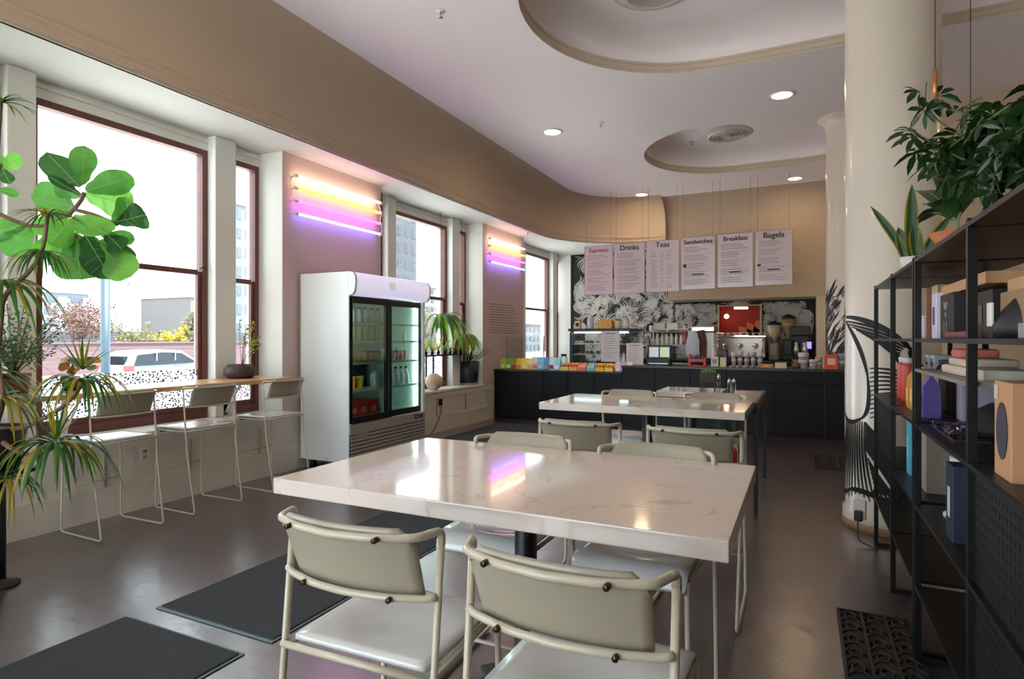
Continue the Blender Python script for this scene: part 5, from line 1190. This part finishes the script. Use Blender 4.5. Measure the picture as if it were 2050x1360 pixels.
# fiddle leaf fig behind the dracaena, in front of the window
figb = Vector((-4.0, 1.15, 0)); t = thing('fiddle_leaf_fig', 'fiddle leaf fig with big rounded leaves against the first window', 'plant', figb)
pot(t, .16, .2, .34, M('pot_grey', (120, 118, 112), .6))
FD = 3.5
br = [[figb+Vector((0, 0, .3)), figb+Vector((.02, .1, 1.2)), P(-60, 400, FD), P(0, 430, FD), P(70, 458, FD), P(130, 440, FD), P(165, 400, FD), P(168, 385, FD)],
      [P(100, 452, FD), P(140, 470, FD), P(200, 490, FD)], [P(150, 420, FD), P(190, 430, FD), P(235, 450, FD)], [P(-60, 400, FD), P(-20, 350, FD), P(5, 330, FD)]]
for b in br:
    pts = smooth_path([Vector(p)-figb for p in b]); m = MB(); m.tube(pts, .011, 8); obj('branch', m, BARK, t)
def figleaf(base, tip, w, seed, flat=.6):
    b = P(base[0], base[1], FD+base[2])-figb; e = P(tip[0], tip[1], FD+tip[2])-figb; rr = random.Random(seed)
    d = e-b; view = (b+e)/2+figb-Vector((0, 0, CAMH)); side = d.cross(view).normalized(); nrm = side.cross(d).normalized()
    side = (side+nrm*rr.uniform(-.8, .8)).normalized(); L = d.length; sag = nrm*rr.uniform(-.06, .06)
    N = 18; kp = [.05, .36, .5, .55, .62, .76, .9, .99, 1, .97, .86, .66, .36]
    prof = []
    for i in range(N+1):
        f = i/N*12; a = min(int(f), 11); prof.append(kp[a]*(1-f+a)+kp[a+1]*(f-a))
    prof[-1] = .08
    pts = [b+d*(i/N)+sag*math.sin(PI*i/N) for i in range(N+1)]; m = MB(); vs = []
    for i, p in enumerate(pts):
        ww = w*prof[i]*L
        for q in range(-4, 5):
            u = q/4; vs.append(p+side*ww*u+nrm*(abs(u)*.12*ww+.022*L*math.sin(i*.95+q*.8+seed)*abs(u)))
    fs = [(i*9+q, i*9+q+1, i*9+9+q+1, i*9+9+q) for i in range(N) for q in range(8)]
    m.add(vs, fs, 0, True)
    o = obj('leaf', m, [LFIG, LFIG2, LFIG3, LFIG][seed % 4], t)
    m = MB(); m.tube([p+nrm*.001 for p in pts[:-1]], .0022, 5)
    for i in (4, 7, 10, 13):
        for s in (-1, 1):
            m.tube([pts[i], pts[i]+side*s*w*L*prof[min(i+2, N)]*.85+d*.1+nrm*.012], .0011, 4)
    obj('midrib', m, VEIN, o)
FL = [((160, 375, 0), (92, 305, .1), .34), ((165, 370, 0), (168, 292, -.05), .42), ((172, 382, 0), (266, 355, 0), .34), ((168, 388, 0), (268, 412, .05), .44), ((165, 392, 0), (95, 352, -.1), .2),
      ((160, 395, 0), (112, 372, 0), .45), ((150, 415, 0), (62, 395, .1), .42), ((150, 430, 0), (215, 470, -.1), .4), ((230, 445, 0), (292, 430, 0), .55), ((225, 450, 0), (262, 405, .1), .5), ((200, 470, 0), (270, 480, .1), .42),
      ((190, 480, 0), (262, 555, -.05), .36), ((170, 470, 0), (222, 558, 0), .42), ((150, 465, 0), (162, 560, -.1), .48), ((130, 460, 0), (128, 545, 0), .5), ((110, 455, 0), (85, 520, .1), .42), ((200, 480, 0), (272, 520, .1), .34),
      ((140, 470, 0), (190, 540, .15), .5), ((120, 450, 0), (60, 450, .05), .45), ((145, 440, 0), (100, 490, -.1), .5), ((210, 465, 0), (245, 500, -.05), .45),
      ((60, 455, 0), (12, 512, .05), .42), ((50, 450, 0), (-30, 470, 0), .4), ((5, 335, 0), (42, 315, 0), .55), ((3, 335, 0), (20, 368, .05), .5), ((0, 335, 0), (-30, 300, 0), .5), ((-5, 380, 0), (38, 388, 0), .3), ((-10, 400, 0), (-40, 440, 0), .4)]
for i, (a, b, w) in enumerate(FL): figleaf(a, b, w*.8, i*3+1)
# plants in the second window bay
def hang(lab, name, c, n, L, W, seed, col, dr=1.0, up=.5):
    pass
t = thing('staghorn_plant', 'large strap leaved plant hanging in the second window bay right of the fridge', 'plant', (-4.70, 7.35, 1.45))
m = MB(); m.lathe([(.05, 0), (.09, .12), (.08, .12)], n=16); obj('pot', m, M('pot_purple', (88, 58, 70), .6), t)
obj('leaves', straps((0, 0, .12), 44, .62, .045, 44, 1.05, 1.0, a0=-1.5, a1=1.5), [LG, LLG, LDG], t)
m = MB(); m.tube([(0, 0, .1), (0, 0, SOF-1.45)], .003, 5); obj('hanging_cord', m, BARK, t)
t = thing('staghorn_plant', 'yellow green hanging plant in the second window bay, nearer the taupe pier', 'plant', (-4.70, 7.95, 1.22))
m = MB(); m.lathe([(.05, 0), (.08, .1), (.07, .1)], n=16); obj('pot', m, M('pot_rust', (140, 66, 56), .6), t)
obj('leaves', straps((0, 0, .1), 36, .48, .045, 47, 1.1, .9, a0=-1.5, a1=1.5), [LLG, LY, LG], t)
m = MB(); m.tube([(0, 0, .1), (0, 0, SOF-1.22)], .003, 5); obj('hanging_cord', m, BARK, t)
t = thing('plant_shelf', 'thin dark shelf of seedlings across the second window', 'shelf', (-4.72, 7.1, 1.05)); m = MB(); m.rbox(-.07, .07, -1.0, 1.0, 0, .02, .003); obj('board', m, BLACK, t)
for y in (-.95, 0, .95): m = MB(); m.box(-.07, -.05, y-.01, y+.01, -.465, 0); m.box(.05, .07, y-.01, y+.01, -.465, 0); obj('leg', m, BLACK, t)
for i in range(12):
    tt = thing('seedling_pot', 'small seedling in a row on the shelf across the second window, %d from the fridge' % (i+1), 'plant', (-4.72, 6.2+i*.16, 1.07), 0, 'seedlings on the window shelf'); m = MB(); m.lathe([(.02, 0), (.03, .045), (.027, .045), (.0, .04)], n=10); obj('pot', m, BLACK, tt)
    obj('leaves', straps((0, 0, .04), 9, .26, .02, 60+i, .3, 2.6), [LG, LY, LLG], tt)
t = thing('potted_plant', 'yucca in a big navy pot at the right end of the second window sill', 'plant', (-4.68, 8.14, .585)); pot(t, .13, .165, .36, M('pot_navy', (34, 42, 60), .4), 32)
m = MB(); m.lathe([(.15, -.0), (.16, .02), (.14, .03), (.0, .03)], n=28); obj('saucer', m, M('saucer_grey', (150, 140, 130), .6), t)
obj('leaves', straps((0, 0, .34), 26, .40, .022, 71, .3, 2.6, a0=-2, a1=2), [LG, LDG, LLG], t)
m = MB(); rr = random.Random(14)
for k in range(9):
    a = rr.uniform(-.8, .8); m.tube(smooth_path([(0, 0, .3), (.12*math.cos(a), .2*math.sin(a)+.1, .42), (.3*math.cos(a), .35*math.sin(a)+.15, .5+rr.uniform(-.05, .12))]), .004, 5)
obj('twigs', m, M('dry_twig', (140, 128, 112), .8), t)
t = thing('round_vase', 'round cream ceramic vase on the second window sill', 'vase', (-4.62, 7.05, .585)); m = MB(); m.lathe([(.05, 0), (.1, .04), (.125, .11), (.105, .18), (.05, .225), (.035, .23), (.03, .2)], n=32); obj('body', m, M('vase_cream', (226, 200, 168), .5, var=.12, vscale=6), t)
# snake plant, rubber plant on the shelves
t = thing('snake_plant', 'snake plant with upright yellow edged leaves in a white pot on the far shelving unit', 'plant', (.475, 3.42, 1.63)); pot(t, .045, .052, .06, M('pot_white', (226, 222, 214), .35))
m = MB(); mb2 = MB()
for k, (dx, dy, h, w, ly) in enumerate(((-.0, .0, .36, .03, .0), (.0, .03, .28, .02, .18), (.0, -.03, .17, .032, .02), (.01, .04, .16, .03, .04), (.01, -.04, .2, .022, -.14))):
    pts = [(dx, dy+ly*(i/8)**1.3, .05+h*i/8) for i in range(9)]; ws = [w*x for x in (.6, .8, .95, 1, 1, .95, .8, .5, .02)]
    pts = [(-p[1]*.8+p[0], p[1]*.2, p[2]) for p in pts]; m.ribbon(pts, ws, (1, -.15, 0), 0, .25); mb2.ribbon([(p[0], p[1]-.002, p[2]) for p in pts], [x*.72 for x in ws], (1, -.15, 0), 0, .25)
obj('leaf_edge', m, LY, t); obj('leaves', mb2, LDG, t)
t = thing('rubber_plant', 'rubber plant with broad dark leaves in a terracotta bowl on top of the near shelves', 'plant', (.51, 2.66, 1.63)); pot(t, .06, .09, .055, M('terracotta', (190, 110, 76), .7))
m = MB(); mb2 = MB()
for k, (e, w) in enumerate((((-.1, .20, .16), .06), ((-.05, -.16, .25), .065), ((-.12, .05, .02), .045), ((0, -.02, .3), .04), ((-.12, -.12, .04), .05), ((.1, .1, .2), .05), ((-.1, .14, .02), .04), ((0, -.24, .14), .045))):
    b = Vector((0, 0, .10)); e = b+Vector(e); mb2.tube([(0, 0, .04), (0, 0, .1), b.lerp(e, .15)], .004, 6)
    pts = [b.lerp(e, .12+.88*i/8)+Vector((0, 0, .03*math.sin(PI*i/8))) for i in range(9)]; m.ribbon(pts, [w*x for x in (.1, .55, .85, 1, 1, .9, .7, .4, .02)], (e-b).cross(Vector((0, 0, 1))), 0, .15)
    mb2.tube([p+Vector((-.002, 0, .003)) for p in pts[:-1]], .0016, 4)
obj('leaves', m, LRUB, t); obj('stems', mb2, M('rubber_stem', (120, 150, 96), .5), t)
# umbrella tree trailing from the shelf top
t = thing('umbrella_tree', 'sprawling dark green umbrella tree spreading over the right shelves', 'plant', (.72, 1.45, 1.63)); pot(t, .1, .13, .18, M('pot_slate', (60, 62, 66), .5))
o0 = Vector((.72, 1.45, 1.63)); m = MB(); mb2 = MB(); rr = random.Random(77)
twigs = [[(2043, 330, 1.7), (1960, 290, 2.0), (1900, 260, 2.1), (1850, 215, 2.15), (1855, 165, 2.2)], [(2043, 330, 1.7), (1950, 320, 2.0), (1870, 290, 2.1), (1810, 250, 2.1), (1790, 262, 2.1)],
         [(2043, 350, 1.7), (1950, 330, 1.9), (1890, 300, 2.0), (1840, 290, 2.05), (1850, 340, 2.1)], [(2043, 230, 1.8), (1980, 235, 1.95), (1910, 225, 2.05), (1885, 200, 2.1)], [(2043, 260, 1.7), (2000, 240, 1.8), (1950, 250, 1.9), (1900, 270, 1.95)],
         [(2043, 380, 1.7), (1990, 370, 1.9), (1950, 350, 1.9), (1915, 340, 1.95)], [(2043, 300, 1.6), (2000, 310, 1.7), (1960, 360, 1.8), (1940, 345, 1.9)], [(2060, 240, 1.7), (2030, 235, 1.8), (1990, 225, 1.9)], [(2060, 340, 1.6), (2010, 350, 1.7), (2000, 365, 1.75)], [(2060, 300, 1.6), (2030, 290, 1.7), (1990, 280, 1.8), (1945, 290, 1.9)],
         [(1890, 300, 2.0), (1870, 330, 2.0), (1880, 350, 2.0)], [(1960, 330, 1.9), (1965, 300, 1.9), (1930, 240, 1.95)], [(2060, 380, 1.6), (2035, 370, 1.65), (2020, 340, 1.7)], [(2060, 280, 1.6), (2040, 250, 1.65), (2010, 250, 1.75)], [(2060, 260, 1.7), (2000, 270, 1.85), (1960, 262, 1.95)]]
for tw in twigs:
    pts = [P(*q)-o0 for q in tw]; pts = [Vector((0, 0, .16)), (pts[0]+Vector((0, 0, .16)))/2+Vector((0, 0, .1))]+pts; pts = smooth_path(pts); mb2.tube(pts, [.006-.004*i/len(pts) for i in range(len(pts))], 6)
    tot = [0]
    for j in range(1, len(pts)): tot.append(tot[-1]+(pts[j]-pts[j-1]).length)
    nc = 9
    for j0 in range(nc):
        tt = tot[-1]*(.5+.5*(j0+1)/nc); j = max(1, min(len(pts)-1, next((q for q in range(len(tot)) if tot[q] >= tt-1e-6), len(pts)-1)))
        f = (tt-tot[j-1])/max(1e-6, tot[j]-tot[j-1]); c = pts[j-1].lerp(pts[j], f)+Vector((rr.gauss(0, .018), rr.gauss(0, .018), rr.gauss(0, .018)))
        ax = Vector((rr.gauss(0, .5), rr.gauss(0, .5), rr.gauss(0, .4)-.5)).normalized(); o1 = ax.orthogonal().normalized(); o2 = ax.cross(o1)
        for k in range(rr.choice((5, 6))):
            a = k*2*PI/6.5+rr.uniform(-.2, .2); d = (o1*math.cos(a)+o2*math.sin(a)+ax*.3).normalized(); L = rr.uniform(.04, .075)
            q = [c+d*.012, c+d*(.012+L*.35), c+d*(.012+L*.7)+Vector((0, 0, -L*.12)), c+d*(.012+L)+Vector((0, 0, -L*.35))]
            m.ribbon(q, [.002, L*.19, L*.17, .001], d.cross(ax), 0, .2)
            mb2.tube([c, c+d*.014], .0012, 4)
obj('leaves', m, LVINE, t); obj('branches', mb2, M('green_stem', (96, 110, 56), .6), t)
# small pendants seen through the leaves
for px, py, D, lab in ((1943, 338, 3.2, 'small glowing pendant bulb among the leaves'), ):
    p = P(px, py, D); t = thing('pendant_lamp', lab, 'lamp', p); m = MB(); m.lathe([(0, -.02), (.02, -.01), (.022, .005), (.012, .02)], n=14); obj('bulb', m, emat('amber_bulb', (255, 200, 110), 8), t)
    m = MB(); m.lathe([(.012, .02), (.016, .06), (.004, .07)], n=12); obj('socket', m, M('brass', (190, 130, 70), .3, .9), t); m = MB(); m.tube([(0, 0, .06), (0, 0, CZ-p.z)], .002, 5); obj('cord', m, BLACK, t)
p = P(1872, 180, 3.0); t = thing('brass_pendant', 'slim brass tube pendant beside the near column', 'lamp', p); m = MB(); m.tube([(0, 0, -.06), (0, 0, .1)], .012, 12); obj('tube', m, M('copper_brass', (220, 150, 100), .3, .6), t); m = MB(); m.tube([(0, 0, .1), (0, 0, CZ-p.z)], .002, 5); obj('cord', m, BLACK, t)

# ================================================================== OUTSIDE
GZ = -.9
m = MB(); m.add([(-200, -150, GZ), (-5.06, -150, GZ), (-5.06, 260, GZ), (-200, 260, GZ)], [(3, 2, 1, 0)])
struct('floor_street', m, M('asphalt', (92, 92, 96), .9, var=.12, vscale=.5), 'grey street outside the windows')
m = MB(); m.box(-14, -5.1, -60, 90, GZ, GZ+.14); m.box(-5.06, 60, -60, -2.65, GZ, -.02); struct('trim_16', m, M('sidewalk_concrete', (222, 220, 214), .85, var=.08, vscale=2), 'sidewalk outside the windows')
BR = bpy.data.materials.new('brick'); BR.use_nodes = True; nt = BR.node_tree; b = nt.nodes['Principled BSDF']; bt = nt.nodes.new('ShaderNodeTexBrick'); tc = nt.nodes.new('ShaderNodeTexCoord'); mp = nt.nodes.new('ShaderNodeMapping'); mp.inputs['Rotation'].default_value = (PI/2, 0, PI/2)
nt.links.new(tc.outputs['Object'], mp.inputs[0]); nt.links.new(mp.outputs[0], bt.inputs['Vector']); bt.inputs['Scale'].default_value = 2.2; bt.inputs['Color1'].default_value = srgb((98, 76, 78)); bt.inputs['Color2'].default_value = srgb((108, 86, 88)); bt.inputs['Mortar'].default_value = srgb((118, 106, 108)); nt.links.new(bt.outputs[0], b.inputs['Base Color']); b.inputs['Roughness'].default_value = .9
m = MB(); m.box(-34.4, -34, -20, 60, GZ, 1.02); m.box(-34.45, -33.95, -20, 60, 1.02, 1.1); tag(obj('brick_wall', m, BR), 'long low brick wall across the street', 'wall')
m = MB(); m.box(-40.2, -40, -30, 80, GZ, 1.75)
for i in range(40): m.box(-39.98, -39.9, -30+i*2.7, -29.8+i*2.7, GZ, 1.85)
tag(obj('fence', m, M('slate_fence', (74, 76, 84), .8)), 'grey panel fence behind the brick wall', 'fence')
def tree(x, y, h, r, seed, lab, leaf, n=900, crown=.55, name='tree', ls=.16):
    t = thing(name, lab, 'tree', (x, y, GZ)); rr = random.Random(seed); mb2 = MB(); m = MB()
    th = h*(1-crown); mb2.tube([(0, 0, 0), (.05*h*.2, 0, th*.5), (0, .1, th)], [.16*h*.12, .13*h*.12, .1*h*.12], 8); tips = []
    for k in range(26):
        a = rr.uniform(0, 2*PI); e = rr.uniform(.25, 1.4); L = rr.uniform(.5, 1)*h*crown; d = Vector((math.cos(a)*math.cos(e)*r/(h*crown)*1.1, math.sin(a)*math.cos(e)*r/(h*crown)*1.1, math.sin(e)))
        p0 = Vector((0, .1, th)); p1 = p0+d*L; md = (p0+p1)/2+Vector((rr.gauss(0, .1*r), rr.gauss(0, .1*r), .05*h)); mb2.tube([p0, md, p1], [.008*h, .005*h, .002*h], 5)
        for q in range(5):
            p2 = md.lerp(p1, rr.random())+Vector((rr.gauss(0, .2*r), rr.gauss(0, .2*r), rr.gauss(0, .12*r))); mb2.tube([md.lerp(p1, rr.random()), p2], .0025*h, 4); tips.append(p2)
    for k in range(n):
        c = rr.choice(tips)+Vector((rr.gauss(0, .1*r), rr.gauss(0, .1*r), rr.gauss(0, .1*r))); v = Vector((rr.gauss(0, 1), rr.gauss(0, 1), rr.gauss(0, 1))).normalized(); m.ribbon([c, c+v*ls*.5, c+v*ls], [.01, ls*.35, .01], v.orthogonal(), 0)
    obj('branches', mb2, M('tree_bark', (120, 104, 98), .9), t); obj('leaves', m, leaf, t)
RL = leafmat('russet_leaves', (92, 62, 62), .3); YL = leafmat('yellow_leaves', (150, 132, 60), .4); OL = leafmat('olive_leaves', (108, 102, 80), .3)
def gy(px, X): u = (px-1025)/FPX; return X*(math.cos(TH)+u*math.sin(TH))/(-math.sin(TH)+u*math.cos(TH))
tree(-37, gy(155, -37), 4.6, 2.2, 1, 'small reddish street tree beyond the brick wall, left of the sign post', RL, 1100)
tree(-38, gy(335, -38), 2.9, 1.5, 2, 'yellow bush behind the brick wall above the parked car', YL, 2200, .8, 'bush', .22)
tree(-37.5, gy(275, -37.5), 3.2, 1.3, 3, 'olive bush between the sign post and the yellow bush', OL, 1400, .7, 'bush', .2)
tree(-38, gy(385, -38), 4.2, 1.2, 4, 'tall olive shrub at the right side of the first window', OL, 1400, .7, 'bush', .2)
tree(-47, gy(232, -47), 4.0, 2.4, 6, 'pale bare tree behind the fence right of the post', OL, 700, .6)
tree(-30, gy(850, -30), 5, 2.4, 8, 'street tree seen low through the second window', OL, 900)
t = thing('sign_post', 'blue grey metal street post outside the first window', 'post', (-8.4, gy(211, -8.4), GZ+.14)); m = MB(); m.tube([(0, 0, 0), (0, 0, 2.9)], .055, 12); m.lathe([(.1, 0), (.1, .03), (.06, .05)], n=16); obj('post', m, M('post_bluegrey', (40, 62, 74), .5), t); m = MB(); m.lathe([(.056, 2.9), (.04, 2.94), (0, 2.95)], n=12); obj('cap', m, M('post_bluegrey', (40, 62, 74), .5), t)
t = thing('lamp_post', 'thin distant lamp post beyond the brick wall', 'lamp post', (-42.5, gy(257, -42.5), GZ)); m = MB(); m.tube([(0, 0, 0), (0, 0, 6)], .06, 8); obj('pole', m, M('pole_grey', (150, 150, 156), .5), t); m = MB(); m.rbox(-.1, .1, -.3, .3, 6, 6.12, .03); obj('lamp_head', m, M('pole_grey', (150, 150, 156), .5), t)
def building(x0, x1, y0, y1, h, col, lab, wcol=(84, 90, 98), nx=4, nz=5):
    t = thing('building', lab, 'building', ((x0+x1)/2, (y0+y1)/2, GZ)); m = MB(); a, b = (x1-x0)/2, (y1-y0)/2; m.box(-a, a, -b, b, 0, h); obj('walls', m, M('bld_%d_%d' % (col[0], int(h)), col, .8), t)
    m = MB(); m.box(-a-.15, a+.15, -b-.15, b+.15, h, h+.3); obj('roof', m, M('bld_roof', (160, 160, 164), .8), t)
    for i in range(nx):
        for j in range(nz):
            y = -b+2*b*(i+.5)/nx; z = h*(j+.5)/nz; m = MB(); m.box(a, a+.05, y-b/nx*.5, y+b/nx*.5, z-h/nz*.25, z+h/nz*.28)
            obj('window', m, M('bld_w_%d' % wcol[0], wcol, .3), t)
building(-96, -84, gy(405, -84)-2, gy(405, -84)+16, 8.5, (112, 108, 104), 'pale distant building at the right of the first window')
building(-130, -100, gy(150, -100)-12, gy(150, -100)+2, 9, (120, 126, 132), 'faint bluish building far behind the reddish tree')
def gb(pa, pb, X, h, col, lab, **k): 
    ya, yb = gy(pa, X), gy(pb, X); building(X-3, X, min(ya, yb), max(ya, yb), h, col, lab, **k)
gb(792, 834, -60, 24, (78, 84, 92), 'tall grey tower seen through the second window', wcol=(56, 64, 74), nx=3, nz=9)
gb(838, 900, -74, 13.5, (130, 128, 126), 'white building with small windows beside the grey tower', wcol=(70, 68, 72), nx=6, nz=7)
gb(470, 520, -60, 18, (106, 112, 118), 'pale tower seen through the narrow first bay window', wcol=(80, 90, 100), nx=3, nz=8)
gb(1050, 1110, -40, 4.5, (112, 116, 120), 'low pale building seen through the window by the counter', wcol=(70, 76, 84), nx=8, nz=3)
# parked car
def car(X, y0, lab):
    t = thing('car', lab, 'car', (X, y0+2.35, GZ)); S = [(-2.35, .35), (-2.38, .75), (-2.3, 1.0), (-2.05, 1.5), (-1.7, 1.66), (-.6, 1.72), (.3, 1.66), (1.1, 1.1), (1.9, .98), (2.3, .82), (2.36, .45), (2.3, .3), (-2.2, .3)]
    def shell(S, w, taper):
        m = MB(); n = len(S); vs = []
        for sx in (-1, 1):
            for y, z in S: vs.append((sx*(w-taper*max(0, z-.95)), y, z))
        fs = [tuple(range(n)), tuple(reversed(range(n, 2*n)))]+[(i, n+i, n+(i+1) % n, (i+1) % n) for i in range(n)]
        m.add(vs, fs); return m
    obj('body', shell(S, .93, .22), M('car_silver', (118, 126, 134), .35, .3, coat=.4), t, bevel=.04)
    for sx in (-1, 1):
        m = MB(); g = [(-1.95, 1.05), (-1.75, 1.5), (-.6, 1.6), (.25, 1.54), (.95, 1.1)]; f = lambda z: sx*(.94-.22*max(0, z-.95))
        m.add([(f(z)+sx*.004, y, z) for y, z in g], [tuple(range(5)) if sx > 0 else tuple(reversed(range(5)))]); obj('side_glass', m, M('car_glass', (26, 34, 40), .2, spec=.3), t)
        m = MB()
        for y in (-.95, -.1): m.box(f(1.3)-.02, f(1.3)+.02, y-.03, y+.03, 1.05, 1.6)
        obj('window_pillar', m, M('car_silver', (118, 126, 134)), t)
        m = MB(); m.rbox(sx*.94-.05, sx*.94+.02, -2.38, -1.95, .85, 1.08, .03); obj('tail_light', m, M('tail_red', (220, 60, 60), .3, emit=(220, 50, 50), es=.4), t)
        for y in (-1.45, 1.45):
            m = MB(); m.tube([(sx*.74, y, .34), (sx*.95, y, .34)], .34, 24); w = obj('wheel', m, M('tyre', (30, 30, 32), .7), t); m = MB(); m.tube([(sx*.94, y, .34), (sx*.96, y, .34)], .2, 18); obj('rim', m, STEEL, w)
    m = MB(); m.box(-.7, .7, -2.26, -2.1, 1.1, 1.45); 
    obj('rear_glass', m, M('car_glass', (26, 34, 40), .2, spec=.3), t)
car(-26, gy(222, -26), 'silver estate car parked across the street, seen through the first window')
